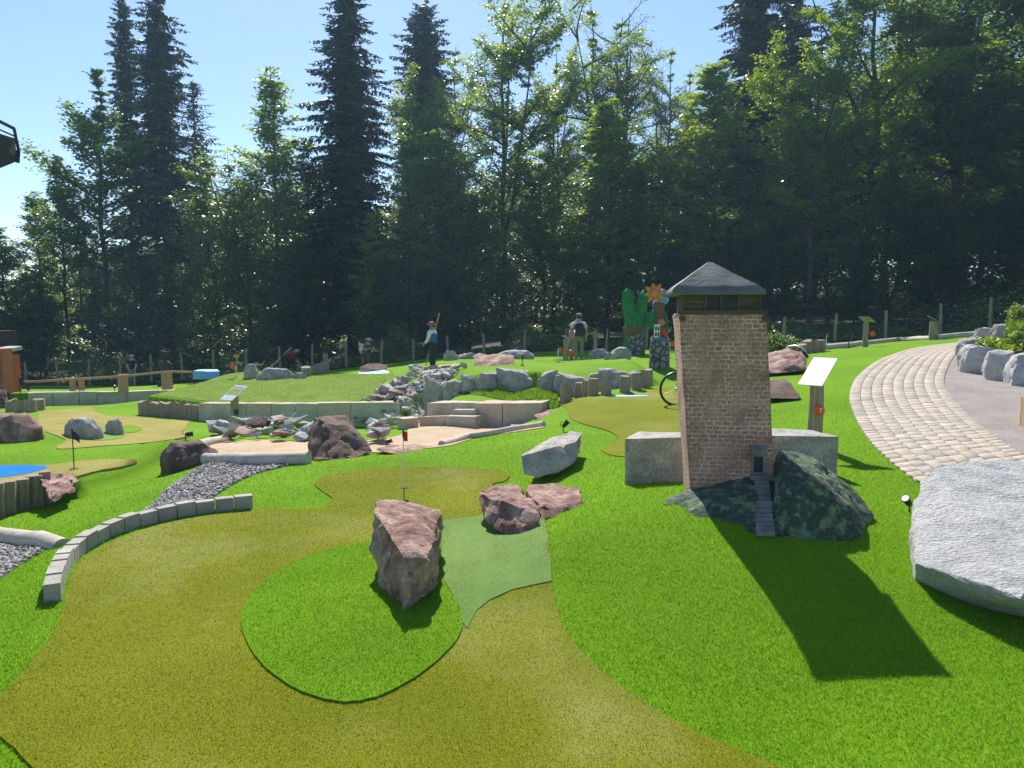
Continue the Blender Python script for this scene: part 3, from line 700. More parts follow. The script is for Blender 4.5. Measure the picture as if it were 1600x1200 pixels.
# limestone block walls
GW = 'hewn limestone blocks of the terrace walls'
def wall(P, vts, us, depth, labels, mats, gap=.012):
    for i in range(len(us)-1):
        t = lambda u: np.interp(u, [p[0] for p in vts], [p[1] for p in vts])
        a, b = us[i]+.5, us[i+1]-.5
        blk('limestone_block', labels[i], mats[i % len(mats)], (a, 0), (b, 0), (t(a), t(b)), depth, GW, amp=.009, div=18, line=P)
wall(WA, [(310,630),(450,631),(560,629),(640,628)], [310,385,424,462,496,548,625], .35,
 ['%s, left terrace wall below the slope' % s for s in ('first limestone block right of the palisade','second limestone block from the palisade','third limestone block from the palisade','fourth limestone block from the palisade','fifth limestone block, left of the dark boulder','last pale block reaching the stream')], [M_lime, M_limered, M_lime])
wall(WB, [(45,614),(130,612),(200,612),(325,607)], [45,84,125,153,199,249,277,327], .4,
 ['%s in the far left wall under the log rail' % s for s in ('leftmost block, behind the round planter posts,','second block from the left','third block from the left','fourth block from the left','long fifth block from the left','pinkish sixth block','rightmost block')], [M_lime, M_lime, M_lime, M_lime, M_lime, M_limered, M_lime])
# limestone wall with steps beside the sand
blk('limestone_block', 'grey limestone block left of the small steps above the sand', M_lime, (667,653), (707,665), (629,629), .45, GW, amp=.012, line=WD, fwd=.0)
blk('limestone_block', 'short grey limestone block at the head of the small steps', M_lime, (705,658), (742,660), (629,629.5), .35, GW, amp=.01, line=WD, fwd=-.02)
blk('stone_step', 'upper stone step between the limestone blocks', M_lime, (707,661), (743,663), (640,640.5), .34, 'stone steps to the sand', amp=.008, cat='step', line=WD, fwd=.3)
blk('stone_step', 'lowest wide stone step on the sand by the limestone wall', M_lime, (696,665), (742,666.5), (650,651), .38, 'stone steps to the sand', amp=.008, cat='step', line=WD, fwd=.62)
blk('limestone_block', 'large pinkish limestone block right of the steps', M_limered, (742,667), (784,668), (630,630.5), .50, GW, amp=.009, line=WD, fwd=.22)
blk('limestone_block', 'wide pink limestone block ending at the flat red slab', M_limered, (785.5,668), (846,668), (630,629.5), .50, GW, amp=.009, line=WD, fwd=.22)
blk('kerb_slab', 'long low pinkish kerb slab left of the steps along the sand', M_limered, (655,667), (693,665), (652,650), .25, amp=.01, cat='kerb stone', line=WD, fwd=.6)
blk('kerb_slab', 'short low kerb slab beside the stream rocks', M_limered, (630,671), (654,668), (654,652), .25, amp=.01, cat='kerb stone')

# boulder wall below the upper green
bw = [(665,697,592,613,'rounded grey boulder nearest the stream'),(694,712,594,607,'squat flat boulder in the gap'),(712,722,594,606,'narrow small boulder'),(724,742,586,598,'small square boulder resting on top of another'),(722,744,597,613,'square dark boulder under the small one'),(744,782,582,613,'wide low boulder with cracked face'),(776,843,576,613,'biggest peaked grey boulder'),(842,870,580,612,'white streaked pointed boulder'),(868,882,586,600,'small boulder wedged on top'),(872,922,584,612,'broad sloping boulder'),(918,940,582,604,'upright narrow boulder'),(936,966,573,600,'tall rounded grey boulder'),(958,985,578,596,'white speckled boulder above the round posts'),(984,998,579,592,'smallest round boulder at the right end')]
for i, (a, b, c_, d, s) in enumerate(bw):
    rock('boulder', s+' of the retaining boulder wall', M_granite, lump(a-5, b+5, c_, d, .75, 50+i, flat_=.8, tilt=(-.4,.3,0)[i % 3], base=lineat(WE, (a+b)/2, .12)), group='boulders of the retaining wall', amp=.05, div=17, soft=0, chip=.6)
# back row blocks and rocks
for a, b, c_, d, s, m in [(1120-1120+690,716,548,563,'dark split rock behind the wooden raftsman',M_granite),(713,750,551,561,'long grey block behind the pink flat boulder',M_granite),(775,839,546,561,'pale flat granite block in front of the far fence',M_granite),(793,826,538,548,'heap of light broken stone lying on the pale granite block',M_granite),
  (918,955,545,560,'light pointed boulder right of the walking man',M_granite),(954,990,542,560,'grey boulder left of the green carved tree',M_granite),(944,956,556,562,'small squared stone on the upper green edge',M_granite)]:
    rock('boulder', s, m, lump(a, b, c_, d, .6, a), amp=.05, div=15, soft=0)
rock('boulder', 'upright pale block at the left end of the low rock row under the far fence', M_granite, lump(377,402,568,592,.8,31), amp=.04, div=15, soft=0)
rock('boulder', 'long low bluish grey rock row under the far fence', M_granite, lump(392,462,575,593,.4,32), amp=.06, div=20, soft=0)
rock('boulder', 'grey broken boulder at the right of the low rock row', M_granite, lump(456,478,582,592,.5,33), amp=.06, div=14, soft=0)
# right hand rockery
for i, (a, b, c_, d, Y, s) in enumerate([(1527,1560,512,534,18.2,'rear grey boulder beside the fence'),(1556,1592,505,532,17.5,'rearmost pale boulder under the shrub'),(1501,1545,527,555,None,'end boulder where the paved path disappears'),(1506,1545,537,566,None,'pinkish grey boulder behind the big faceted one'),(1509,1573,540,583,None,'big faceted grey boulder with a flat top'),(1549,1600,545,596,None,'wrinkled white grey boulder'),(1590,1680,550,606,None,'last boulder cut by the right picture edge')]):
    rock('boulder', s+' in the planted rockery at right', M_white if i > 2 else M_granite, lump(a, b, c_, d, .8, 70+i, flat_=.8, Y=Y, sink=.15), group='boulders of the right rockery', amp=.05, div=22, soft=0, chip=.6)

# stream bed
def stream():
    rd = random.Random(5)
    base = []
    for i in range(9):
        a = [lump(100, 200, 0, 60, .8, 200+i)]
    protos = []
    for i in range(10):
        pts = [Vector((rd.uniform(-1,1), rd.uniform(-.8,.8), rd.uniform(-.5,.5))) for _ in range(14)]
        me, org = rockmesh(pts, .05, 12, 300+i, soft=0, chip=.5); me.materials.append((M_pale, M_granite, M_pale, M_redrock)[i % 4]); protos.append(me)
    def heap(zone, n, s0, s1, label, group, lift=.0):
        for k in range(n):
            u, v = zone(rd); p = G(u, v); s = rd.uniform(s0, s1)
            o = bpy.data.objects.new('stream_stone', rd.choice(protos)); COL.objects.link(o)
            o.location = p+Vector((0,0,s*.22+lift*rd.random())); o.scale = (s, s*rd.uniform(.7,1), s*rd.uniform(.55,.95)); o.rotation_euler = (rd.uniform(-.4,.4), rd.uniform(-.4,.4), rd.uniform(0,6.28))
            tag(o, label, 'stone', group)
    line = [(690,578),(675,592),(655,605),(640,618),(628,632)]
    def along(w, side=0, l=line):
        def f(r):
            t = r.random()*(len(l)-1); i = int(t); q = t-i
            u = l[i][0]*(1-q)+l[i+1][0]*q; v = l[i][1]*(1-q)+l[i+1][1]*q
            return u+side+r.uniform(-w, w), v+r.uniform(-2, 2)
        return f
    heap(along(14, -30), 34, .12, .28, 'broken grey and reddish stone heaped on the left bank of the dry stream', 'stones of the left stream bank', .05)
    heap(along(12, 26), 26, .11, .24, 'angular grey stone on the right bank of the dry stream', 'stones of the right stream bank', .03)
    heap(along(12, 0), 40, .06, .18, 'small pale stone lying in the middle of the dry stream bed', 'small stones in the stream bed')
    heap(lambda r: (r.uniform(560, 640), r.uniform(652, 672)), 26, .12, .26, 'flat grey stone piled at the mouth of the stream above the sand', 'stones at the stream mouth', .1)
    heap(lambda r: (r.uniform(575, 600), r.uniform(672, 692)), 12, .12, .26, 'pale flat stone right of the big dark boulder', 'stones beside the big dark boulder', .08)
    heap(lambda r: (r.uniform(335, 485), r.uniform(680, 690)), 30, .13, .28, 'grey stone in the front row edging the left end of the sand', 'front edging stones of the sand', .06)
    heap(lambda r: (r.uniform(375, 490), r.uniform(672, 680)), 24, .15, .33, 'larger grey stone in the rear row behind the sand', 'rear edging stones of the sand', .1)
    # crushed white stones in the stream as loose gravel
stream()
c = scatter(-5, 0, 14, 28, 200, PSTR, ())
stones('stream_gravel', c, .05, leafmat('stream_gravel', [(0,(.3,.29,.28)),(1,(.62,.60,.57))], 0, .85, spec=.2), 'pale crushed stone filling the dry stream bed', .0)
# low edging pieces along the sand
rock('edging_slab', 'flat pinkish slab edging the sand behind the red flag', M_redrock, [(585,703,9.75),(600,697,10.3),(650,696,10.5),(697,696,10.3),(697,704,9.9),(650,711,9.5),(600,706,9.55),(640,713,9.4)], 'kerb stone', amp=.03, div=24, soft=0)

# ------------------------------------------------------------ brick tower
def brickmat():
    m, nt, b = nodes('painted_brick'); L = nt.links.new
    tc = N(nt, 'TexCoord').outputs['Object']
    sp = N(nt, 'SeparateXYZ'); L(tc, sp.inputs[0])
    ad = N(nt, 'Math', operation='ADD'); L(sp.outputs[0], ad.inputs[0]); L(sp.outputs[1], ad.inputs[1])
    cb = N(nt, 'CombineXYZ'); L(ad.outputs[0], cb.inputs[0]); L(sp.outputs[2], cb.inputs[1])
    nz = N(nt, 'TexNoise', Scale=9, Detail=4); L(tc, nz.inputs['Vector'])
    sb = N(nt, 'VectorMath', operation='SUBTRACT'); L(nz.outputs['Color'], sb.inputs[0]); sb.inputs[1].default_value = (.5,.5,.5)
    sc = N(nt, 'VectorMath', operation='SCALE'); L(sb.outputs[0], sc.inputs[0]); sc.inputs['Scale'].default_value = .030
    av = N(nt, 'VectorMath', operation='ADD'); L(cb.outputs[0], av.inputs[0]); L(sc.outputs[0], av.inputs[1])
    br = nt.nodes.new('ShaderNodeTexBrick'); L(av.outputs[0], br.inputs['Vector'])
    br.inputs['Scale'].default_value = 1; br.inputs['Brick Width'].default_value = .066; br.inputs['Row Height'].default_value = .034
    br.inputs['Mortar Size'].default_value = .005; br.inputs['Mortar Smooth'].default_value = .4; br.offset = .47; br.squash = .8; br.squash_frequency = 3
    br.inputs['Color1'].default_value = (.32,.14,.115,1); br.inputs['Color2'].default_value = (.52,.29,.24,1); br.inputs['Mortar'].default_value = (.86,.65,.57,1)
    # mortar lines are worn away in patches
    w = N(nt, 'TexNoise', Scale=5, Detail=6, Roughness=.7); L(tc, w.inputs['Vector']); wr = ramp(nt, [(.40,(1,1,1)),(.60,(0,0,0))]); L(w.outputs['Fac'], wr.inputs[0])
    base = N(nt, 'TexNoise', Scale=3.5, Detail=7); L(tc, base.inputs['Vector'])
    brp = ramp(nt, [(.3,(.28,.125,.10)),(.5,(.40,.205,.165)),(.62,(.54,.30,.245)),(.75,(.38,.255,.215))]); L(base.outputs['Fac'], brp.inputs[0])
    col = mixc(nt, br.outputs['Color'], brp.outputs[0], wr.outputs[0])
    c2 = mixc(nt, col, brp.outputs[0], .25)
    g = N(nt, 'TexNoise', Scale=60, Detail=4); L(tc, g.inputs['Vector']); gr = ramp(nt, [(.35,(.75,.75,.75)),(.65,(1.2,1.2,1.2))]); L(g.outputs['Fac'], gr.inputs[0])
    L(mixc(nt, c2, gr.outputs[0], 1.0, 'MULTIPLY'), b.inputs['Base Color']); b.inputs['Roughness'].default_value = .85
    bp = N(nt, 'Bump', Strength=.7, Distance=.004); L(br.outputs['Fac'], bp.inputs['Height'])
    bp.invert = True
    b2 = N(nt, 'Bump', Strength=.5, Distance=.006); L(g.outputs['Fac'], b2.inputs['Height']); L(bp.outputs[0], b2.inputs['Normal']); L(b2.outputs[0], b.inputs['Normal'])
    return m
M_brick = brickmat()
M_moss = mk('mossy_painted_rock', [(.3,(.03,.045,.035)),(.42,(.055,.10,.06)),(.5,(.07,.075,.07)),(.6,(.13,.21,.10)),(.72,(.08,.09,.085))], 7, .85, 1.0, 22, bdist=.03, grain=.3, spots=(14,.55,.68,(.24,.34,.16,1),.7))
M_roof = mk('painted_roof', [(.3,(.09,.088,.098)),(.7,(.18,.172,.185))], 6, .6, .4, 18, stretch=(1,1,3), bdist=.01)
M_tdark = flat('tower_shutter_paint', (.035,.035,.05), .7)
M_tcab = mk('tower_board_paint', [(.3,(.05,.035,.025)),(.5,(.10,.072,.05)),(.7,(.16,.118,.08))], 5, .8, .3, 20, stretch=(.6,.6,14))
M_step = mk('painted_steps', [(.3,(.15,.145,.16)),(.7,(.30,.28,.29))], 10, .85, .5, 40)
def tower():
    rz = R(-7); fl = at(1079,772,5.80)
    t = thing('brick_tower', 'miniature brick tower with dark pyramid roof on a mossy rock base, minigolf obstacle', 'tower', fl, rz)
    Wd, D, HT = .645, .57, 1.405
    shx = -.082; shy = 0.0
    def S(p): return Vector((p[0]+shx*p[2], p[1]+shy*p[2], p[2]))
    def prismbox(x0, x1, y0, y1, z0, z1, n=1, nz_=1, amp=0, name='', m=None, parent=None, seed=0):
        bm = bmesh.new(); bmesh.ops.create_cube(bm, size=1)
        for v in bm.verts: v.co = Vector((x0+(v.co.x+.5)*(x1-x0), y0+(v.co.y+.5)*(y1-y0), z0+(v.co.z+.5)*(z1-z0)))
        if n > 1:
            bmesh.ops.bevel(bm, geom=list(bm.edges), offset=.012, segments=2, affect='EDGES')
            for _ in range(5):
                es = [e for e in bm.edges if e.calc_length() > (x1-x0)/n]
                if not es: break
                bmesh.ops.subdivide_edges(bm, edges=es, cuts=1, use_grid_fill=True); bmesh.ops.triangulate(bm, faces=[f for f in bm.faces if len(f.verts) > 4])
        bm.normal_update()
        for v in bm.verts:
            if amp: v.co += v.normal*amp*(noise.fractal(v.co*5+Vector((seed,0,0)), 1, 2, 3))
        for v in bm.verts: v.co = S(v.co)
        me = bpy.data.meshes.new(name); bm.to_mesh(me); bm.free()
        if n > 1: me.polygons.foreach_set('use_smooth', [True]*len(me.polygons)); me.set_sharp_from_angle(angle=R(45))
        return link(name, me, m, parent)
    body = prismbox(0, Wd, 0, D, -.15, HT, 14, 1, .007, 'brick_body', M_brick, t, 3)
    cab = prismbox(.035, Wd-.03, .03, D-.03, HT-.01, HT+.20, 1, name='cabin', m=M_tcab, parent=t)
    for x0, x1 in ((.04,.20),(.455,Wd-.035)):           # lapped boards
        b = MB()
        for z in np.arange(HT+.03, HT+.165, .024): b.box(S(((x0+x1)/2, .027, z+.01)), (x1-x0, .012, .023), Matrix.Rotation(R(12),3,'X'))
        b.build('boards', M_tcab, cab)
    f = MB()
    for x in (.205, .45, .04, Wd-.037): f.box(S((x, .018, HT+.10)), (.016, .022, .185))
    f.box(S((Wd/2, .016, HT+.012)), (Wd+.02, .05, .03))
    f.build('cabin_frame', M_tcab, cab)
    sh = MB().box(S((.327, .022, HT+.10)), (.235, .016, .17)); sh.build('shutters', M_tdark, t)
    y = MB(); c = S((.327, .008, HT+.10)); y.bar(c+Vector((0,0,-.1)), c+Vector((-.01,0,.09)), .018)
    y.bar(c+Vector((0,0,.01)), c+Vector((-.065,0,.08)), .012); y.bar(c+Vector((0,0,.01)), c+Vector((.06,0,.085)), .012); y.build('timber_brace', M_tcab, t)
    # ledge stubs at the corners
    l = MB()
    for p in ((.02,-.012),(Wd-.01,-.012),(.02,D)): l.tube([S((p[0], p[1]-.02, HT-.035)), S((p[0], p[1]+.05, HT-.035))], .024, 8)
    l.build('beam_end', M_tcab, t)
    # roof: slightly sagging pyramid with thick rounded edge
    bm = bmesh.new(); e = .036; z0 = HT+.178; ap = S((Wd/2-.035, D/2, HT+.415)); n = 10; V = []
    cs = [(-.045,-e),(Wd+.002,-e),(Wd+.002,D+e),(-.045,D+e)]
    def ring(k, dz):
        out = []
        for i in range(4):
            a = cs[i]; c_ = cs[(i+1) % 4]
            for j in range(n):
                q = j/n; p = S((a[0]*(1-q)+c_[0]*q, a[1]*(1-q)+c_[1]*q, z0+dz))
                r = 1-.03*(1-abs(2*q-1)**4)
                cc = S((Wd/2-.03, D/2, z0+dz)); p = cc+(p-cc)*r
                z = p.z+(ap.z-z0)*(1-k)
                if k < 1: p = p.lerp(Vector((ap.x, ap.y, p.z)), 1-k); z += noise.noise(p*9)*.006
                out.append(bm.verts.new((p.x, p.y, z)))
        return out
    rs = [ring(.985, -.04), ring(1.0, -.024), ring(1.0, -.008), ring(.97, .004)]+[ring(k, .008*k) for k in (.85,.7,.55,.4,.25,.12,.04)]
    for a, b_ in zip(rs[:-1], rs[1:]):
        for i in range(4*n): bm.faces.new((a[i], a[(i+1) % (4*n)], b_[(i+1) % (4*n)], b_[i]))
    bm.faces.new(rs[0][::-1]); bm.faces.new(rs[-1])
    me = bpy.data.meshes.new('roof'); bm.to_mesh(me); bm.free(); me.polygons.foreach_set('use_smooth', [True]*len(me.polygons)); me.set_sharp_from_angle(angle=R(32))
    link('roof', me, M_roof, t)
    # door and canopy
    d = MB().box((Wd-.142, -.004, .255), (.068, .02, .135)); d.build('door', M_tdark, t)
    fr = MB(); fr.box((Wd-.185, -.008, .25), (.014, .03, .15)); fr.box((Wd-.10, -.008, .25), (.014, .03, .15)); fr.build('door_frame', M_step, t)
    cp = MB(); cp.box((Wd-.150, -.028, .365), (.12, .075, .05), Matrix.Rotation(R(18),3,'X')); cp.box((Wd-.15, -.02, .325), (.10, .05, .022)); cp.build('door_canopy', M_step, t, bevel=.005)
    th = MB(); th.box((Wd-.12, -.03, .155), (.17, .09, .035)); th.build('threshold', M_step, t, bevel=.004)
    inv = (Matrix.Translation(fl) @ Matrix.Rotation(rz, 4, 'Z')).inverted()
    def part(name, pts, **k):
        me, org = rockmesh([inv @ at(*p) for p in pts], **k); o = link(name, me, M_moss, t, org); return o
    part('rock_base', [(1033,787,5.68),(1060,805,5.45),(1110,815,5.32),(1160,824,5.22),(1188,828,5.2),(1060,770,5.85),(1083,762,5.85),(1130,757,5.78),(1186,742,5.75),(1188,775,5.42),(1040,779,5.8),(1100,790,6.2),(1190,760,6.3),(1110,835,5.35),(1180,845,5.25)], amp=.035, div=34, soft=2, chip=.6, seed=41)
    part('rock_base', [(1213,833,5.12),(1250,846,5.06),(1300,848,5.06),(1345,842,5.15),(1364,818,5.4),(1360,795,5.7),(1216,703,5.85),(1240,705,5.95),(1290,722,5.95),(1330,758,5.85),(1222,722,5.5),(1268,742,5.35),(1322,785,5.25),(1215,770,5.35),(1204,730,5.78),(1206,765,5.5),(1260,715,6.35),(1345,790,6.2),(1250,870,5.1),(1345,860,5.2),(1215,855,5.2)], amp=.04, div=38, soft=2, chip=.6, seed=42)
    st = MB(); a = inv @ at(1190,748,5.68); b_ = inv @ at(1196,834,5.10); k = 14
    sb = MB().bar(a+Vector((0,0,-.09)), a.lerp(b_, .9)+Vector((0,0,-.09)), .26, .14); sb.build('stair_bed', M_moss, t, bevel=.02)
    for i in range(k):
        q = i/(k-1); p = a.lerp(b_, q)
        if i in (6,): st.box(p+Vector((0,0,.0)), (.12, .075, .035)); continue
        st.box(p, (.105+.02*q, .026, .03))
    st.build('stairs', M_step, t, bevel=.003)
tower()

# ------------------------------------------------------------ curved stone kerb, posts, logs
def along_px(px, m):
    W_ = [G(*p) for p in catmull(px, 6, False)]
    d = [0]
    for a, b in zip(W_[:-1], W_[1:]): d.append(d[-1]+(b-a).length)
    ts = np.linspace(0, d[-1], m); X = np.interp(ts, d, [p.x for p in W_]); Y = np.interp(ts, d, [p.y for p in W_])
    return [Vector((x, y, H(x, y))) for x, y in zip(X, Y)]
ORD = 'first second third fourth fifth sixth seventh eighth ninth tenth eleventh twelfth thirteenth fourteenth fifteenth sixteenth seventeenth eighteenth'.split()
kp = along_px([(93,940),(98,916),(108,890),(128,868),(162,845),(205,827),(262,812),(330,800),(396,794)], 18)
for i in range(17):
    a, b = kp[i], kp[i+1]; t = (b-a).normalized(); a = a+t*.006; b = b-t*.006
    h = .115+.03*math.sin(i*2.1)*.3
    rock('kerb_stone', '%s grey concrete kerb stone counted from the near end of the curved kerb' % ORD[i], M_concrete,
         [p+Vector((-t.y*q, t.x*q, 0))+Vector((0,0,z)) for p in (a, b) for q in (-.01,.085) for z in (-.08, h)], 'kerb stone', 'stones of the curved kerb', amp=.006, div=16, soft=0, chip=.5)
def post(label, p, r, h, group, m=None, rnd=None, square=False):
    rd = rnd or random.Random(int(p.x*99+p.y*77)); tz = rd.uniform(-.03,.03)
    b = MB()
    if square: b.box((0,0,h/2-.1), (r*2, r*2.0, h+.2)); 
    else: b.tube([(0,0,-.2),(0,0,h-.015),(tz*.3,0,h)], [r*1.03, r, r*.93], 14)
    o = b.build('palisade_post', m or M_woodgrey, None, smooth=True, bevel=.006 if square else 0)
    o.location = p; o.rotation_euler = (rd.uniform(-.03,.03), rd.uniform(-.03,.03), rd.uniform(0,6) if not square else 0)
    tag(o, label, 'post', group); return o
# round posts along the olive green, right of centre
pr = along_px([(883,627),(915,619),(950,616),(985,611),(1012,602)], 12)
hs = [(888,610,628),(1012,583,602)]
for i, p in enumerate(pr): post('%s cut post from the left in the round palisade behind the rear olive green' % ORD[i], p, .095, .30+.012*math.sin(i*1.7), 'posts of the central palisade')
pr = along_px([(224,648),(240,649),(262,651),(285,652),(308,654)], 12)
for i, p in enumerate(pr): post('%s post from the left in the round palisade above the gold green' % ORD[i], p, .12, .36+.02*math.sin(i*1.7), 'posts of the left palisade')
for i, (u, v) in enumerate([(19,642),(33,643),(48,643),(61,640)]): post('%s thick round post of the planter under the dark flag, counted from the left' % ORD[i], G(u, v+1), .16, .33, 'posts of the round planter')
for i, (u, w) in enumerate([(-22,1),(-4,1),(14,1),(35,1),(57,1),(73,.6)]):
    v = 805-(u)*.29; p = G(u, v+1.5); post('%s thick squared board from the left in the palisade at the lower left edge' % ORD[i], p, .082*(.7 if w < 1 else 1), .40-.01*i, 'boards of the lower left palisade', square=True).rotation_euler = (0,0,R(28))
pr = along_px([(1180,553),(1205,553),(1230,551),(1245,552),(1262,550),(1281,548)], 9)
for i, p in enumerate(pr): post('%s post from the left in the low palisade behind the flat red boulder' % ORD[i], p, .14, .22+(.07 if i > 5 else 0), 'posts of the palisade behind the red boulder')
pr = along_px([(478,588),(488,584),(498,583),(508,581)], 4)
for i, p in enumerate(pr): post('%s low wood post right of the long rock row under the far fence' % ORD[i], p, .16, .3, 'low posts beside the rock row')
def log(label, pts, r, cat='log', m=M_log):
    P = []; n = len(pts)
    for i in range(n-1):
        for k in range(6): P.append(pts[i].lerp(pts[i+1], k/6))
    P.append(pts[-1]); rr = [r*(1+.07*noise.noise(p*3)) for p in P]
    c = sum(P, Vector())/len(P); b = MB().tube([p-c+Vector((0,0,.02*noise.noise(p*1.5))) for p in P], rr, 14)
    o = b.build('log', m, None, smooth=True); o.location = c; tag(o, label, cat); return o
def up(p, z): return p+Vector((0,0,z))
log('thick peeled log bordering the sand between the two dark boulders', [up(G(312,724),.06), up(G(400,726),.06), up(G(482,724),.06)], .095)
log('short pale log running back from the dark boulder along the sand', [up(G(312,700),.04), up(G(352,690),.04)], .09)
log('pale peeled log above the gravel pit at the left edge', [up(G(-40,842),.06), up(G(20,848),.05), up(G(62,851),.03), up(G(98,852),-.03)], .085)
log('long white half log edging the sand below the limestone wall', [up(G(690,696),.02), up(G(730,686),.03), up(G(765,681),.03), up(G(850,666),.03)], .055)
log('long thin peeled log along the far edge of the right green', [up(G(1289,546),.05), up(G(1340,540),.06), up(G(1405,533),.06), up(G(1470,530),.06), up(G(1530,524),.06)], .10)

# ------------------------------------------------------------ signs, flags, spotlights
def textmesh(s, size, m, parent, loc, rot, name='number', ext=.0008):
    cu = bpy.data.curves.new('t', 'FONT'); cu.body = s; cu.size = size; cu.align_x = 'CENTER'; cu.align_y = 'CENTER'; cu.extrude = ext
    o = bpy.data.objects.new('t', cu); COL.objects.link(o); dg = bpy.context.evaluated_depsgraph_get()
    me = bpy.data.meshes.new_from_object(o.evaluated_get(dg)); bpy.data.objects.remove(o)
    t = link(name, me, m, parent, loc); t.rotation_euler = rot; return t
M_print = flat('printed_white', (.7,.72,.75), .4); M_pgreen = flat('printed_green', (.22,.42,.06), .5); M_pred = flat('printed_red', (.65,.12,.05), .5); M_pgrey = flat('printed_grey', (.35,.36,.38), .5)
M_navy = flat('navy_ball', (.01,.04,.10), .3)
def info_sign(label, base, h, pw, pl, postw, yaw, ball=None, num=None, printed=False, pitch=30, roll=0, taper=.75, face=M_whiteplastic):
    t = thing('info_sign', label, 'sign', base, yaw)
    rd = random.Random(int(h*1000)); P = [(0,0,-.25),(rd.uniform(-.01,.01),0,h*.3),(rd.uniform(-.01,.01),0,h*.65),(0,0,h-.04)]
    b = MB().tube([(p[0]+.0, p[1], p[2]) for p in P], [postw*1.08, postw, postw*.95, postw*.9], 10)
    b.v = [(x, y*.65, z) for x, y, z in b.v]
    b.build('post', M_woodgrey, t, smooth=True)
    rot = Matrix.Rotation(roll, 3, 'Z') @ Matrix.Rotation(R(pitch), 3, 'X')
    pn = MB().box((0,0,0), (pw, pl, .012)).build('panel', face, t, bevel=.003); pn.location = (0,-.03,h+.02); pn.rotation_euler = rot.to_euler()
    if printed:
        for nm, m, y0, y1, x0, x1 in (('picture', M_pgrey, .25,.44,-.44,.44),('title', M_pred, .12,.2,-.3,.25),('text_field', M_pgreen, -.16,.23,-.46,.46),('text_block', M_print, -.44,-.18,-.44,.44)):
            s = MB().box(((x0+x1)/2*pw, (y0+y1)/2*pl, .0065+(.001 if nm == 'title' else 0)), ((x1-x0)*pw, (y1-y0)*pl, .002)); s.build(nm, m, pn)
    if ball:
        z, r, m, dx = ball
        q = MB().ball((dx,-postw*.65-r*.4,z), r, 16, (1,.8,1)).build('number_ball', m, t, smooth=True)
        if num: textmesh(num, r*1.15, M_whiteplastic, q, (dx-.1*r,-postw*.65-r*1.22,z+.1*r), (PI/2, 0, 0))
    return t
b7 = G(1272,700)
info_sign('info sign with blank white slanted panel and orange number 7 ball beside the tower', b7, at(1270,583,b7.y).z-b7.z, .26, .52, .085, R(0), (at(1272,640,b7.y).z-b7.z, .06, M_orange, .01), '7', pitch=32, roll=R(-42))
b8 = G(368,669)
info_sign('info sign with printed picture panel and dark blue ball before the left wall', b8, at(365,615,b8.y).z-b8.z, .42, .55, .10, R(2), (at(370,643,b8.y).z-b8.z, .065, M_navy, .06), None, True, pitch=32, roll=R(-32))
bA = at(1352,538,24.5)
info_sign('distant info sign with blue grey panel and orange ball near the right fence', bA, at(1353,500,24.5).z-bA.z, .36, .5, .09, R(0), (.35, .09, M_orange, .17), None, pitch=-20, roll=R(-50), face=flat('blue_grey_panel', (.22,.27,.36), .35))
bB = at(1458,526,27)
info_sign('tilted wooden info sign seen from behind beside the right fence post', bB, at(1457,500,27).z-bB.z, .3, .5, .15, R(0), None, None, pitch=30, roll=R(70), face=M_woodgrey)
for lab, u, v, vt, Y, w in (('stout wooden sign post right of the man in red by the far fence', 509, 585, 550, 31, .11), ('wooden sign post with orange ball beside the man with backpack', 884, 565, 528, 26, .10), ('wooden sign post between backpack man and carved green tree', 930, 552, 516, 31, .09)):
    p = at(u, v, Y); p.z = min(p.z, H(p.x, p.y)); info_sign(lab, p, at(u, vt, Y).z-p.z, .3, .3, w, R(0), (.35, .1, M_orange, .17) if 'ball' in lab else None, pitch=25, roll=R(60), face=M_darkmetal)
p = at(371,592,31); p.z = H(p.x, p.y)
info_sign('small brown wooden sign with square board under the far left fence', p, at(371,557,31).z-p.z, .26, .12, .04, 0, None, pitch=80, face=M_orangewood)
p = at(1167,528,31); 

def flag(label, u, v, vt, m, flen=.13, fh=.10, r=.006, side=1, pole=M_whiteplastic, Y=None, angle=-.25):
    b = G(u, v) if Y is None else at(u, v, Y); h = at(u, vt, b.y).z-b.z
    t = thing('hole_flag', label, 'flag', b)
    MB().tube([(0,0,-.05),(0,0,h*.86)], r, 8).build('pole', pole, t, smooth=True)
    MB().tube([(0,0,h*.86),(0,0,h)], r*1.5, 8).ball((0,0,h), r*2.2, 8).build('pole_top', M_black, t, smooth=True)
    n = 7; vs = []; fs = []
    for s in (-1, 1):
        for i in range(n+1):
            q = i/n
            for z in (0, 1): vs.append((side*q*flen, math.sin(q*5)*.012+s*.0012, h-.02-z*fh+angle*q*flen*.6+(.01*q if z else 0)))
    for i in range(n):
        a = i*2; fs.append((a, a+1, a+3, a+2)); k = (n+1)*2; fs.append((k+a, k+a+2, k+a+3, k+a+1))
    MB().add(vs, fs).build('cloth', m, t, smooth=True)
    ring = MB().lathe([(.054,-.02),(.054,.014),(.048,.014),(.048,-.02)], 20); ring.build('hole_cup', M_black, t)
    return t
flag('red flag on a white pole in the hole of the front olive green', 631, 763, 671, M_red, .05, .11, .0055)
flag('dark navy flag on a black pole beside the blue painted water', 116, 734, 671, M_black, .10, .11, .007, pole=M_black, angle=-1)
flag('dark flag leaning over the round post planter at far left', 33, 640, 590, M_black, .30, .2, .012, pole=M_black, angle=-1.2)
flag('small orange flag left of the low grey rock row', 369, 590, 568, M_orange, -.18, .18, .012)
flag('small orange flag on the upper green left of the backpack man', 872, 566, 541, M_orange, .12, .15, .012)
flag('small red flag between tower and carved flower pillar', 1046, 560, 531, M_orange, .2, .14, .012, Y=19)
flag('thin red flag by the right fence', 1291, 541, 521, M_red, .07, .1, .012, Y=27)
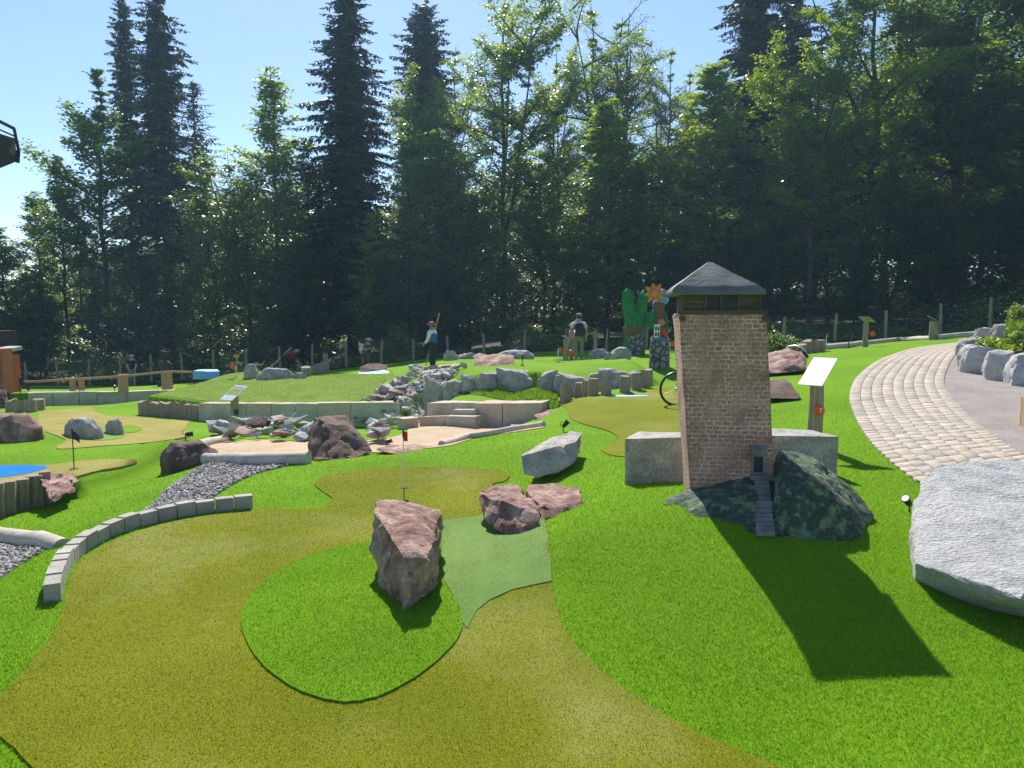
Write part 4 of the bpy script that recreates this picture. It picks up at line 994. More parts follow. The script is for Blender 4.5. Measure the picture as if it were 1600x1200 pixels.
flag('thin black pin on the green below the flat pink boulder', 816, 571, 556, M_black, .04, .05, .012, pole=M_black)
def spot(label, p, s=1.0, yaw=0, tilt=.6):
    t = thing('garden_spotlight', label, 'spotlight', p, yaw); t.scale = (s, s, s)
    MB().tube([(0,0,-.08),(0,0,.05)], .006, 8).build('spike', M_black, t)
    q = Matrix.Rotation(tilt, 3, 'Y')
    b = MB().lathe([(.018,0),(.026,.02),(.028,.075),(.036,.08),(.036,.09),(.030,.09)], 16); b.v = [tuple(q @ Vector(v)+Vector((0,0,.055))) for v in b.v]; b.build('lamp_head', M_black, t, smooth=True)
    c = MB().tube([(0,0,.05),(-.03,0,.065),(-.035,0,.1),(.0,0,.12)], .004, 6); c.build('bracket', M_darkmetal, t)
    l = MB().lathe([(.029,.082),(.029,.0905)], 16); l.v = [tuple(q @ Vector(v)+Vector((0,0,.055))) for v in l.v]; l.build('lens', M_steel, t)
spot('black garden spotlight behind the leaning pale slab', G(880,674), 1.15, 0, .7)
spot('black garden spotlight lying beside the big white boulder', G(1421,800), 1.0, R(30), -.8)
spot('small black spotlight on the upper green edge behind the far left palisade', at(179,610,25.8), 1.2, 0, .3)
spot('small black spotlight on the turf above the left palisade', G(200,627), 1.3, 0, 1.2)
spot('black spotlight lying on the gold putting green near its right edge', G(290,686), 1.3, R(20), 1.5)
spot('upright black spotlight by the log near the right fence', at(1326,538,22), 2.4, 0, .3)
spot('dark spotlight on the sand beside the pink edging slab', G(604,697), 1.0, 0, 1.2)

# ------------------------------------------------------------ bicycle behind the tower
def bicycle():
    g = G(1056,633); t = thing('bicycle', 'black bicycle lying against the tower with only its rear wheel showing', 'bicycle', g, R(8))
    r = .265
    for i, x in enumerate((0, .92)):
        w = MB().tube([(x+r*math.cos(a), 0, r+r*math.sin(a)) for a in np.linspace(0, 2*PI, 40, endpoint=False)], .021, 8, closed=True).build('wheel', M_black, t, smooth=True)
        s = MB()
        for k in range(18): a = 2*PI*k/18; s.tube([(x, .02*(-1)**k, r), (x+(r-.02)*math.cos(a), 0, r+(r-.02)*math.sin(a))], .0016, 4)
        s.build('spokes', M_steel, w); MB().tube([(x,-.05,r),(x,.05,r)], .022, 10).build('hub', M_steel, w)
    f = MB(); bb = (.36,0,.24); st = (.26,0,.62); hd = (.76,0,.60); hb = (.80,0,.5)
    for a, b in ((bb,st),(st,hd),(bb,hb),((0,0,r),bb),((0,0,r),st),(hb,(.92,0,r)),(hd,hb)): f.tube([a,b], .014, 8)
    f.build('frame', M_darkmetal, t, smooth=True)
    MB().tube([hd,(.74,0,.74)], .012, 8).tube([(.74,-.28,.76),(.74,0,.74),(.74,.28,.76)], .011, 8).build('handlebar', M_black, t)
    MB().tube([st,(.24,0,.70)], .012, 8).box((.22,0,.72), (.22,.11,.04)).build('saddle', M_black, t, bevel=.008)
    MB().tube([(.36,-.07,.24),(.36,.07,.24)], .05, 12).box((.40,.08,.16), (.02,.02,.17)).box((.32,-.08,.32), (.02,.02,.17)).build('crankset', M_steel, t)
bicycle()
hp = at(1245,553,14.8)
o = MB().tube([at(1229,545,15.2)-hp, at(1233,541,15.2)-hp, at(1243,540,15)-hp, at(1252,542,14.9)-hp, at(1258,548,14.8)-hp, at(1262,556,14.7)-hp], .014, 8).build('metal_hoop', M_steel, None, smooth=True); o.location = hp; tag(o, 'thin grey metal hoop curving over the flat red boulder right of the tower', 'hoop')
MB().tube([at(1255,550,14.78)-hp, at(1262,558,14.68)-hp], .03, 8).build('clamp', M_black, o)

# ------------------------------------------------------------ rail on paired posts, boundary fence
def railing():
    base = at(190,607,25.8)
    t = thing('log_railing', 'low orange wood railing with one pole on paired posts above the far left wall', 'railing', base)
    for u, v, vt in ((114,612,590),(125,610.5,591),(187,606.5,585),(196,608,584.5),(255,600.5,582),(265,599.5,580.5)):
        a = at(u, v, 26); b = at(u, vt, 26)
        m = MB(); m.box((0,0,(b.z-a.z)/2-.1), (.17,.12,b.z-a.z+.2)); o = m.build('post', M_orangewood, t, bevel=.012); o.location = Vector((a.x, a.y+(.1 if u in (125,187,255) else 0), a.z))-base
    P = catmull([tuple(at(u, v, 25.85)-base) for u, v in ((22,597),(60,596),(114,592.5),(160,590),(196,587.5),(230,584),(265,581),(300,581.5))], 5, False)
    MB().tube(P, .04, 10).build('rail', M_orangewood, t, smooth=True)
railing()
def fence():
    F3 = [at(137-120,606,43), at(137,602,42), at(437,585,40), at(646,562,40), at(820,550,39), at(1000,545,37), at(1224,535,35), at(1467,528,32), at(1600,515,29.5), at(1760,495,26.5)]
    FX = [p.x for p in F3]
    t = thing('wire_fence', 'long wire mesh fence on wooden posts between the course and the dark forest', 'fence', (0,40,0))
    us = [38,88,138,187,235,283,333,384,437,488,541,596,646,700,756,820,884,948,1010,1078,1150,1224,1304,1383,1467,1545,1628,1715]
    tops = [(38,566),(138,561),(187,557),(235,553),(333,547),(437,541),(541,533),(646,529),(756,521),(820,515),(948,514),(1078,505),(1224,495),(1304,490),(1383,485),(1467,474),(1545,464),(1628,452),(1715,440)]
    pts = []
    for u in us:
        # where the pixel column meets the fence line seen from above
        best = None
        for a, b in zip(F3[:-1], F3[1:]):
            rx = (u-800)/F
            den = (b.x-a.x)-rx*(b.y-a.y)
            q = (rx*a.y-a.x)/den if abs(den) > 1e-6 else -1
            if -.01 <= q <= 1.01: best = a.lerp(b, q)
        if best is None: continue
        z1 = at(u, np.interp(u, [k[0] for k in tops], [k[1] for k in tops]), best.y).z
        z0 = min(H(best.x, best.y), z1-1.3); rd = random.Random(u)
        pts.append((best.x, best.y, z0, z1))
        m = MB().tube([(0,0,-.3),(rd.uniform(-.02,.02),0,(z1-z0)*.5),(rd.uniform(-.05,.05),0,z1-z0)], [.075,.07,.06], 8)
        o = m.build('post', M_woodgrey, t, smooth=True); o.location = (best.x, best.y-40, z0)
    w = MB()
    for (x0,y0,a0,b0),(x1,y1,a1,b1) in zip(pts[:-1], pts[1:]):
        L = math.hypot(x1-x0, y1-y0); k = int(L/.16)
        for i in range(k):
            q = i/k; x = x0+(x1-x0)*q; y = y0+(y1-y0)*q+.08-40; zb = a0+(a1-a0)*q+.03; zt = b0+(b1-b0)*q-.08
            w.tube([(x,y,zb),(x,y,zt)], .0022, 3, cap=False)
        for i in range(10):
            q = i/9; w.tube([(x0,y0+.08-40,a0+.03+(b0-.11-a0)*q),(x1,y1+.08-40,a1+.03+(b1-.11-a1)*q)], .0026, 3, cap=False)
    w.build('wire_mesh', M_wire, t)
fence()
o = MB().tube([(0,0,0),(.6,0,.5),(1.15,0,1.05)], .05, 8).build('leaning_pole', M_wood, None, smooth=True); o.location = at(419,577,36.5); tag(o, 'yellowish wooden pole leaning against the far fence left of the man in red', 'pole')
# crossing sticks of a broken barrier beside the man in red
o = MB().tube([(0,0,0),(.35,0,.45)], .03, 6).tube([(.1,0,.42),(.75,0,.05)], .03, 6).tube([(.45,.1,0),(.2,.1,.5)], .03, 6).build('trestle', M_wood, None, smooth=True); o.location = at(459,585,32); tag(o, 'small pale wooden trestle in front of the bending man in red', 'trestle')
# blue painted block
rock('painted_block', 'light blue painted rock block at the end of the orange wood railing', M_lblue, [(301,593,28),(301,579,28.2),(311,577,28.6),(340,577,28.6),(344,591,28),(343,580,28.2),(312,593,27.7),(313,580,27.9),(330,593,28.8)], 'block', amp=.02, div=16, soft=0)
# timber footbridge / trough at the stream head
t0 = at(693,574,24.5)
tr = MB().box((0,0,0), (1.25,.45,.14), Matrix.Rotation(R(-4),3,'Y')).build('wooden_trough', M_orangewood, None, bevel=.02); tr.location = t0; tag(tr, 'reddish wooden trough board at the head of the stream under the carved raftsman', 'trough')

# ------------------------------------------------------------ people and carved figures
def skin(name, verts, edges, radii, m, parent, sub=1, root=0):
    me = bpy.data.meshes.new(name); me.from_pydata([tuple(v) for v in verts], edges, []); o = bpy.data.objects.new(name, me); COL.objects.link(o)
    o.modifiers.new('s', 'SKIN'); sm = o.modifiers.new('u', 'SUBSURF'); sm.levels = sub; sm.render_levels = sub
    for i, r in enumerate(radii):
        d = me.skin_vertices[0].data[i]; d.radius = (r, r) if not isinstance(r, tuple) else r; d.use_root = (i == root)
    dg = bpy.context.evaluated_depsgraph_get(); dg.update(); nm = bpy.data.meshes.new_from_object(o.evaluated_get(dg)); bpy.data.objects.remove(o)
    nm.polygons.foreach_set('use_smooth', [True]*len(nm.polygons)); return link(name, nm, m, parent)
M_skin = flat('skin', (.50,.28,.19), .6); M_hair = flat('brown_hair', (.05,.03,.02), .7); M_grey = flat('grey_hair', (.35,.33,.31), .7)
C = lambda n, c: MATS.get(n) or mk(n, [(.3, tuple(x*.8 for x in c)), (.7, tuple(x*1.15 for x in c))], 9, .85, .3, 30)
def person(label, base, yaw, J, shirt, pants, h=1.75, hair=M_hair, shoes=None, hat=None, pack=False, sleeve='short', name='person', cat='person', body=None, extra=None, vest=None):
    """J: joints in units of body height, x right, y back (figure faces -y), z up"""
    t = thing(name, label, cat, base, yaw); s = h
    P = dict(pelvis=(0,0,.53), waist=(0,0,.60), chest=(0,0,.72), neck=(0,0,.83), hb=(0,-.01,.875), head=(0,-.015,.93),
             ls=(.115,0,.80), le=(.14,.01,.63), lw=(.15,-.02,.48), rs=(-.115,0,.80), re=(-.14,.01,.63), rw=(-.15,-.02,.48),
             lh=(.055,0,.51), lk=(.06,-.01,.28), la=(.06,.01,.05), rh=(-.055,0,.51), rk=(-.06,-.01,.28), ra=(-.06,.01,.05))
    P.update(J); V = lambda k: Vector(P[k])*s
    bm_ = body or M_skin
    ks = ['pelvis','waist','chest','neck','hb','head','ls','le','lw','rs','re','rw','lh','lk','la','rh','rk','ra']
    E = [(0,1),(1,2),(2,3),(3,4),(4,5),(3,6),(6,7),(7,8),(3,9),(9,10),(10,11),(0,12),(12,13),(13,14),(0,15),(15,16),(16,17)]
    vs = [V(k) for k in ks]; rr = [.065,.06,.07,.032,.048,.05,.036,.026,.018,.036,.026,.018,.045,.032,.022,.045,.032,.022]
    rr = [(r*s*1.05, r*s*.95) for r in rr]
    # hands: palm, fingers and thumb grown from the wrists, feet from the ankles
    for w, e in (('lw','le'),('rw','re')):
        i = ks.index(w); d = (V(w)-V(e)).normalized(); c = d.cross(Vector((0,1,0))).normalized(); k = len(vs)
        vs += [V(w)+d*.045*s]; rr += [(.017*s,.013*s)]; E += [(i, k)]
        for f in range(4):
            o = c*(f-1.5)*.009*s; vs += [V(w)+d*(.085-.006*abs(f-1.3))*s+o+Vector((0,-.008*s,0))]; rr += [(.0052*s,)*2]; E += [(k, len(vs)-1)]
        vs += [V(w)+d*.06*s-c*.03*s]; rr += [(.006*s,)*2]; E += [(k, len(vs)-1)]
    skin('body', vs, E, rr, bm_, t, 1)
    # clothing
    ch = ['pelvis','waist','chest','neck','ls','rs']; up_ = [V(k) for k in ch]
    up_[0] = V('pelvis')+Vector((0,0,-.02*s)); up_[3] = V('neck').lerp(V('chest'), .25); r2 = [.082,.078,.088,.05,.052,.052]; E2 = [(0,1),(1,2),(2,3),(3,4),(3,5)]
    for a, b in (('ls','le'),('rs','re')):
        q = .6 if sleeve == 'short' else 1.0; up_.append(V(a).lerp(V(b), q)); r2.append(.042 if sleeve == 'short' else .036); E2.append((4 if a == 'ls' else 5, len(up_)-1))
    if sleeve != 'short':
        for a, b, k in (('le','lw',6),('re','rw',7)): up_.append(V(a).lerp(V(b), .85)); r2.append(.028); E2.append((k, len(up_)-1))
    skin('shirt', up_, E2, [(r*s*1.12, r*s*.95) for r in r2], shirt, t, 1)
    lg = [V('pelvis')]+[V(k) for k in ('lh','lk','rh','rk')]+[V('lk').lerp(V('la'), .9), V('rk').lerp(V('ra'), .9)]
    skin('trousers', lg, [(0,1),(1,2),(0,3),(3,4),(2,5),(4,6)], [(r*s, r*s) for r in (.08,.062,.048,.062,.048,.036,.036)], pants, t, 1)
    if vest: 
        vt = [V('pelvis')+Vector((0,0,.01*s)), V('waist'), V('chest'), V('neck').lerp(V('chest'), .3)]; skin('vest', vt, [(0,1),(1,2),(2,3)], [(r*s*1.2, r*s*1.05) for r in (.10,.10,.112,.07)], vest, t, 1)
    for a, k in (('la','lk'),('ra','rk')):
        p = V(a); MB().ball(p+Vector((0,-.035*s,-.02*s)), .05*s, 10, (1,1,1)).v
        b = MB().ball((0,0,0), .05*s, 12, (.62,1.5,.55)); o = b.build('shoe', shoes or M_black, t, smooth=True); o.location = p+Vector((0,-.03*s,-.02*s))
    hp_ = V('head'); hd = (V('head')-V('hb')).normalized()
    b = MB().ball((0,0,0), .058*s, 14, (.95,1.05,.9)); hh = b.build('hair', hair, t, smooth=True); hh.location = hp_+Vector((0,.012*s,.017*s))
    nz = MB().ball((0,0,0), .012*s, 8, (.7,1,1.2)); f = nz.build('nose', bm_, t, smooth=True); f.location = hp_+Vector((0,-.055*s,-.005*s))
    for sx in (-1, 1):
        MBe = MB().ball((0,0,0), .010*s, 8, (.5,.8,1.3)).build('ear', bm_, t, smooth=True); MBe.location = hp_+Vector((sx*.052*s,.0,-.002*s))
        ey = MB().ball((0,0,0), .005*s, 8).build('eye', M_black, t); ey.location = hp_+Vector((sx*.02*s,-.049*s,.006*s))
    mo = MB().box((0,0,0), (.022*s,.006*s,.004*s)).build('mouth', M_red, t); mo.location = hp_+Vector((0,-.048*s,-.027*s))
    if hat:
        b = MB().lathe([(.062*s,0),(.064*s,.02*s),(.055*s,.05*s),(.02*s,.062*s)], 16)
        if hat[1] == 'brim': b.lathe([(.105*s,-.004*s),(.108*s,.004*s),(.06*s,.006*s)], 18)
        else: b.box((0,-.085*s,.0), (.09*s,.07*s,.008*s))
        o = b.build('hat', hat[0], t, smooth=True); o.location = hp_+Vector((0,0,.022*s))
    if pack:
        o = rockmesh([Vector((x*.085*s, y*.045*s, z*.12*s)) for x in (-1,1) for y in (-1,1) for z in (-1,1)]+[Vector((0,0,.15*s))], .02, 14, 5, soft=3, chip=0)[0]
        k = link('backpack', o, C('backpack_cloth', (.03,.02,.03)), t, V('chest')+Vector((0,.125*s,-.16*s)))
        g = MB()
        for sx in (-1, 1): g.tube([V('chest')+Vector((sx*.06*s,.10*s,.04*s)), V('neck')+Vector((sx*.075*s,.01*s,-.015*s)), V('chest')+Vector((sx*.085*s,-.09*s,-.03*s)), V('waist')+Vector((sx*.08*s,.05*s,.02*s))], .011*s, 8)
        g.build('strap', M_black, t)
    if extra: extra(t, V, s)
    return t
def pb(u, v, Y): 
    p = at(u, v, Y); return p
def putter(t, V, s, a=None, b=None):
    a = a or V('lw'); MB().tube([a, b], .008, 6).box(b, (.04,.1,.03)).build('golf_club', M_steel, t)
p1 = pb(904,567,26.8)
person('man seen from behind with dark backpack and olive trousers walking on the upper green', p1, R(180), dict(lk=(.06,-.03,.28), la=(.05,.05,.05), rk=(-.06,-.05,.28), ra=(-.06,-.06,.04), le=(.17,.0,.64), lw=(.17,-.04,.50), re=(-.16,.0,.64), rw=(-.15,-.04,.50)),
  C('white_shirt', (.62,.62,.60)), C('olive_trousers', (.22,.23,.15)), 1.74, M_hair, hat=(C('grey_cap', (.25,.25,.26)), 'cap'), pack=True)
p2 = pb(893,567,28.5)
person('person half hidden behind the backpack man holding a long wooden club', p2, R(100), dict(le=(.13,-.06,.66), lw=(.10,-.16,.60), re=(-.13,-.06,.66), rw=(-.10,-.16,.60)), C('pink_shirt', (.45,.30,.28)), C('olive_trousers', (.22,.23,.15)), 1.5, M_grey, hat=(C('pale_hat', (.55,.50,.45)), 'brim'),
  extra=lambda t, V, s: MB().tube([V('lw')+Vector((0,-.75,.28)), V('lw'), V('lw')+Vector((0,.35,-.25))], .022, 6).build('golf_club', M_wood, t))
p3 = pb(208,607,37.5)
person('man in black t-shirt and grey trousers with one hand on his hip behind the railing', p3, R(-15), dict(re=(-.21,.02,.68), rw=(-.12,-.02,.58), le=(.16,-.02,.66), lw=(.21,-.12,.60)), C('black_shirt', (.015,.016,.02)), C('grey_trousers', (.17,.19,.20)), 1.70, M_grey,
  extra=lambda t, V, s: putter(t, V, s, V('lw'), V('lw')+Vector((.02,-.1,-.95))))
p4 = pb(571,586,34.5)
person('man in teal and cream shirt with brown trousers leaning forward on the left green', p4, R(60), dict(chest=(.0,-.05,.72), waist=(0,-.01,.6), neck=(0,-.10,.82), hb=(0,-.12,.86), head=(0,-.14,.91), ls=(.11,-.09,.79), rs=(-.11,-.09,.79), le=(.13,-.10,.66), lw=(.05,-.20,.70), re=(-.13,-.10,.66), rw=(-.05,-.2,.72), lk=(.06,-.06,.28), la=(.06,-.05,.05), rk=(-.06,.04,.28), ra=(-.06,.12,.05)),
  C('teal_shirt', (.05,.12,.14)), C('brown_trousers', (.16,.12,.07)), 1.72, M_hair, hat=(C('pale_hat', (.55,.50,.45)), 'cap'),
  extra=lambda t, V, s: skin('shirt_hem', [V('pelvis')+Vector((0,0,.01)), V('waist')+Vector((0,0,.03))], [(0,1)], [(.155,.15),(.152,.145)], C('cream_cloth', (.5,.38,.28)), t))
p5 = pb(448,587,36)
person('man in dark red shirt bending over by the far fence', p5, R(95), dict(pelvis=(0,.05,.50), waist=(0,0,.56), chest=(0,-.12,.62), neck=(0,-.22,.66), hb=(0,-.26,.67), head=(0,-.31,.67), ls=(.11,-.20,.64), rs=(-.11,-.20,.64), le=(.12,-.22,.50), lw=(.08,-.30,.40), re=(-.12,-.22,.50), rw=(-.08,-.30,.40), lh=(.055,.05,.49), rh=(-.055,.05,.49), lk=(.06,-.04,.28), rk=(-.06,0,.28)),
  C('red_shirt', (.25,.03,.05)), C('dark_trousers', (.03,.035,.04)), 1.72, M_grey, sleeve='long')
# carved raftsman
p6 = at(676,577,25.6)
def raft(t, V, s):
    MB().tube([V('rw')+Vector((.0,-.22,-.8)), V('rw'), V('rw')+Vector((.12,.40,1.05))], .022, 8).build('raft_pole', M_wood, t, smooth=True)
person('carved wooden raftsman with blue vest, white sleeves, brimmed hat and long pole by the stream', p6, R(-112), dict(re=(-.19,-.03,.64), rw=(-.17,-.13,.52), le=(.16,-.02,.64), lw=(.13,-.12,.54)), C('white_paint', (.72,.72,.70)), C('dark_trousers', (.03,.035,.04)), 1.60, C('brown_paint', (.16,.07,.04)), hat=(C('grey_brown_hat', (.30,.20,.15)), 'brim'), sleeve='long', name='raftsman_statue', cat='statue', body=C('painted_flesh', (.45,.25,.18)), vest=C('blue_vest', (.04,.12,.28)), shoes=C('brown_paint', (.16,.07,.04)), extra=raft)
# dark carved bears group on far left: upright trunk with two carved animals
def carving():
    p = at(259,601,33); t = thing('wood_carving', 'dark brown carved wooden bear group standing behind the orange railing', 'statue', p)
    B = C('dark_carved_wood', (.04,.03,.025)); q = C('dark_brown_wood', (.07,.04,.03))
    sk = [(0,0,.0),(0,0,.35),(0,0,.62),(.02,0,.95),(.0,-.05,1.1),(-.22,-.05,.85),(-.30,-.1,.6),(.24,-.05,.85),(.30,-.1,.62),(-.15,0,.0),(.16,0,.0)]
    skin('bear_body', sk, [(0,1),(1,2),(2,3),(3,4),(3,5),(5,6),(3,7),(7,8),(0,9),(0,10)], [(r,r) for r in (.2,.26,.25,.16,.15,.09,.07,.09,.07,.13,.13)], q, t)
    skin('upper_bear', [(.02,.0,1.05),(.0,0,1.3),(-.1,0,1.42),(-.2,-.05,1.45),(.2,0,1.38),(.25,0,1.5)], [(0,1),(1,2),(2,3),(1,4),(4,5)], [(r,r) for r in (.16,.17,.1,.09,.08,.06)], B, t)
    for x, y, z in ((-.08,-.05,1.24),(.1,-.05,1.22)): k = MB().ball((0,0,0), .05, 8).build('ear', B, t, smooth=True); k.location = (x, y, z)
    rock('stump', None, B, [Vector(c) for c in ((-.3,-.25,-.2),(.3,-.25,-.2),(.3,.25,-.2),(-.3,.25,-.2),(-.28,-.2,.14),(.28,-.2,.12),(.25,.2,.15),(-.25,.2,.13))], parent=t, amp=.03, div=12).location = (0,0,-.2)
carving()
# green carved tree
M_leafpaint = mk('green_painted_wood', [(.3,(.01,.09,.03)),(.5,(.02,.20,.06)),(.7,(.05,.34,.08))], 8, .5, .8, 14, stretch=(4,4,1), bdist=.03)
M_stonepaint = None
def stonepaint():
    m, nt, b = nodes('painted_cobbles'); L = nt.links.new; tc = N(nt, 'TexCoord').outputs['Object']
    v = nt.nodes.new('ShaderNodeTexVoronoi'); v.inputs['Scale'].default_value = 6.5; v.feature = 'DISTANCE_TO_EDGE'; L(tc, v.inputs['Vector'])
    r = ramp(nt, [(.02,(.02,.02,.025)),(.12,(.16,.15,.17)),(.4,(.34,.32,.33))]); L(v.outputs['Distance'], r.inputs[0]); L(r.outputs[0], b.inputs['Base Color'])
    bp = N(nt, 'Bump', Strength=1, Distance=.05); L(v.outputs['Distance'], bp.inputs['Height']); L(bp.outputs[0], b.inputs['Normal']); b.inputs['Roughness'].default_value = .7; MATS['cobble'] = m; return m
M_stonepaint = stonepaint()
def leafy(name, parent, base, tip, r0, m=None, bend=0, seed=0, flat_=1.0):
    """a pointed carved frond: fat tube with overlapping leaf scales"""
    b = MB(); base = Vector(base); tip = Vector(tip); n = 12; P = []; RR = []
    for i in range(n+1):
        q = i/n; P.append(base.lerp(tip, q)+Vector((bend*math.sin(q*PI), 0, 0))); RR.append(max(r0*(1.05-.25*q)*math.sqrt(max(0, 1-q**5)), .01))
    b.tube(P, RR, 14)
    rd = random.Random(seed); L = (tip-base).length
    for i in range(int(L/.09)):
        for k in range(7):
            q = (i+.5*(k % 2))/(L/.09)*.93; j = min(int(q*n), n-1); c = P[j].lerp(P[j+1], q*n-j); r = RR[j]
            a = 2*PI*(k+rd.uniform(-.2,.2))/7; o = Vector((math.cos(a), math.sin(a), 0)); sd_ = Vector((-math.sin(a), math.cos(a), 0))
            p = c+o*r*.93; w = r*.55; h = .15
            b.add([p-Vector((0,0,h*.5))+o*.0, p-sd_*w*.5+o*.012, p+Vector((0,0,h*.6))+o*.035, p+sd_*w*.5+o*.012, p+o*.035], [(0,1,4),(1,2,4),(2,3,4),(3,0,4)])
    b.v = [(x, y*flat_, z) for x, y, z in b.v]
    return b.build(name, m or M_leafpaint, parent)
def tree_sculpture():
    p = G(991,556); s = 1.0; k = (math.cos(PITCH)*p.y+(CZ-p.z)*.093)/F
    t = thing('carved_tree', 'green carved and painted wooden tree with three pointed fronds on a cobble painted trunk', 'sculpture', p)
    X = lambda u: (u-991)*k; Z = lambda v: (558-v)*k
    MB().tube([(0,0,-.1),(0,0,Z(535)),(-.02,0,Z(515))], [.29,.27,.30], 18).build('cobble_trunk', M_stonepaint, t, smooth=True)
    MB().tube([(-.01,0,Z(524)),(-.02,0,Z(512))], [.30,.33], 16).build('carved_bark', C('brown_carved_wood', (.16,.09,.06)), t)
    leafy('frond', t, (X(991),0,Z(520)), (X(979),0,Z(452)), .19, seed=1, bend=-.05)
    leafy('frond', t, (X(993),0.02,Z(515)), (X(1005),0.0,Z(455)), .165, seed=2, bend=.03)
    leafy('crown_body', t, (X(991),.02,Z(523)), (X(991),0.02,Z(484)), .28, seed=9)
    leafy('frond', t, (X(1002),-.05,Z(518)), (X(1011),-.05,Z(490)), .10, seed=3, bend=.04)
    leafy('frond', t, (X(979),-.08,Z(560)), (X(980),-.10,Z(522)), .11, seed=4)
    leafy('frond', t, (X(1000),-.12,Z(560)), (X(1001),-.20,Z(540)), .09, seed=5)
tree_sculpture()
def flower_sculpture():
    p = G(1030,574); k = (math.cos(PITCH)*p.y+(CZ-p.z)*.093)/F
    t = thing('carved_flower', 'carved painted pillar with orange sunflower, blue cloud and cobble base behind the tower', 'sculpture', p)
    X = lambda u: (u-1030)*k; Z = lambda v: (575-v)*k
    MB().tube([(0,0,-.1),(0,0,Z(545)),(0,0,Z(527))], [.235,.23,.2], 20).build('cobble_base', M_stonepaint, t, smooth=True)
    MB().tube([(0,0,Z(530)),(-.02,0,Z(500)),(-.03,0,Z(475))], [.15,.13,.12], 14).build('stem', C('brown_carved_wood', (.16,.09,.06)), t, smooth=True)
    leafy('leaf', t, (X(1020),0,Z(515)), (X(1021),0,Z(484)), .09, seed=6); leafy('leaf', t, (X(1034),0,Z(515)), (X(1033),0,Z(484)), .10, seed=7)
    cl = MB()
    for u, v, r in ((1034,462,.13),(1031,472,.14),(1024,478,.10),(1036,470,.12),(1028,466,.12)): cl.ball((X(u),.05,Z(v)), r, 14, (1,.7,1))
    cl.build('cloud', mk('blue_cloud_paint', [(.35,(.02,.12,.34)),(.55,(.08,.28,.5)),(.7,(.3,.5,.65))], 5, .5, .5, 10, stretch=(1,1,4)), t, smooth=True)
    c = Vector((X(1019),-.14,Z(460))); f = MB()
    for i in range(8):
        a = 2*PI*i/8+.2; d = Vector((math.cos(a),0,math.sin(a))); n_ = Vector((-d.z,0,d.x)); r = .27 if i % 2 else .24
        f.add([c+d*.05, c+d*.14+n_*.065, c+d*r, c+d*.14-n_*.065, c+d*.13+Vector((0,-.05,0)), c+d*.13+Vector((0,.05,0))], [(0,1,4),(1,2,4),(2,3,4),(3,0,4),(1,0,5),(2,1,5),(3,2,5),(0,3,5)])
    f.build('petals', C('orange_petal_paint', (.62,.24,.07)), t); MB().ball(c+Vector((0,-.03,0)), .09, 14, (1,.6,1)).build('flower_face', C('flower_face_paint', (.55,.25,.10)), t, smooth=True)
    fig = MB().ball((X(1030),-.16,Z(505)), .085, 12); fig.build('carved_head', C('orange_paint_two', (.55,.22,.08)), t, smooth=True)
    skin('carved_body', [(X(1030),-.15,Z(512)),(X(1034),-.16,Z(522)),(X(1040),-.15,Z(527))], [(0,1),(1,2)], [(.09,.09),(.10,.09),(.06,.06)], C('red_paint', (.45,.09,.04)), t)
    MB().tube([(X(1029),-.12,Z(528)),(X(1028),-.14,Z(536))], [.13,.10], 10).build('blue_skirt', C('blue_paint_two', (.06,.16,.32)), t, smooth=True)
    w = MB().box((X(1023),-.20,Z(518)), (.13,.05,.30)).build('little_window', C('white_paint', (.72,.72,.70)), t, bevel=.008)
    g = MB()
    for i in (0, 1):
        for j in (0, 1): g.box((X(1021)+i*.055,-.227,Z(523)+j*.13), (.036,.01,.085))
    g.build('window_pane', M_black, w)
flower_sculpture()
# wooden mural gate at the left edge
def gate():
    p = at(-14,632,24.5); t = thing('mural_hut', 'orange painted hut wall with golf green mural and white roof at the left edge', 'hut', p); k = 24.4/F
    X = lambda u: u*k; Z = lambda v: (632-v)*k
    MB().box((X(-30),.6,(Z(556)+Z(632))/2), (X(14)-X(-70),1.2,Z(556)-Z(632))).build('wall', C('orange_wall', (.50,.12,.05)), t)
    MB().box((X(17),.3,(Z(544)+Z(615))/2), (X(26)-X(18),.5,Z(544)-Z(615))).build('corner_post', C('orange_brick', (.52,.17,.08)), t)
    MB().box((X(-30),.5,Z(549)), (X(6)-X(-80),1.7,.13), Matrix.Rotation(R(5),3,'X')).build('roof', C('grey_roof_sheet', (.45,.44,.44)), t, bevel=.02)
    MB().box((X(-10)-1.0,1.6,Z(520)-.25), (X(28)-X(-60),.8,.6)).build('rear_hut', C('dark_boarding', (.04,.035,.03)), t)
    MB().box((X(-10),-.012,Z(572)), (X(16)-X(-40),.02,Z(553)-Z(600))).build('mural_panel', C('mural_ground', (.26,.20,.14)), t)
    d = MB().tube([(X(5),-.045,Z(588)),(X(5),-.025,Z(588))], [.24,.24], 24); d.build('mural_green', C('mural_green', (.08,.30,.12)), t)
    d = MB().tube([(X(5),-.055,Z(588)),(X(5),-.046,Z(588))], [.05,.05], 16); d.build('mural_hole', M_black, t)
    MB().box((X(8.5),-.06,Z(577)), (.03,.015,.42)).add([(X(8.5),-.06,Z(566)),(X(15),-.06,Z(567)),(X(9),-.06,Z(572)),(X(8.5),-.05,Z(566)),(X(15),-.05,Z(567)),(X(9),-.05,Z(572))], [(0,1,2),(3,5,4),(0,3,4,1),(1,4,5,2),(2,5,3,0)]).build('mural_flag', C('mural_flag', (.15,.04,.05)), t)
gate()
rock('rock_column', 'dark blue grey rock base under the mural hut at the left edge', M_darkred, [(-20,604,24.2),(8,606,24.1),(12,640,23.6),(-20,646,23.3),(10,652-8,23.4),(-10,610,24.8),(10,612,24.8),(14,640,24.5)], amp=.06, div=18)
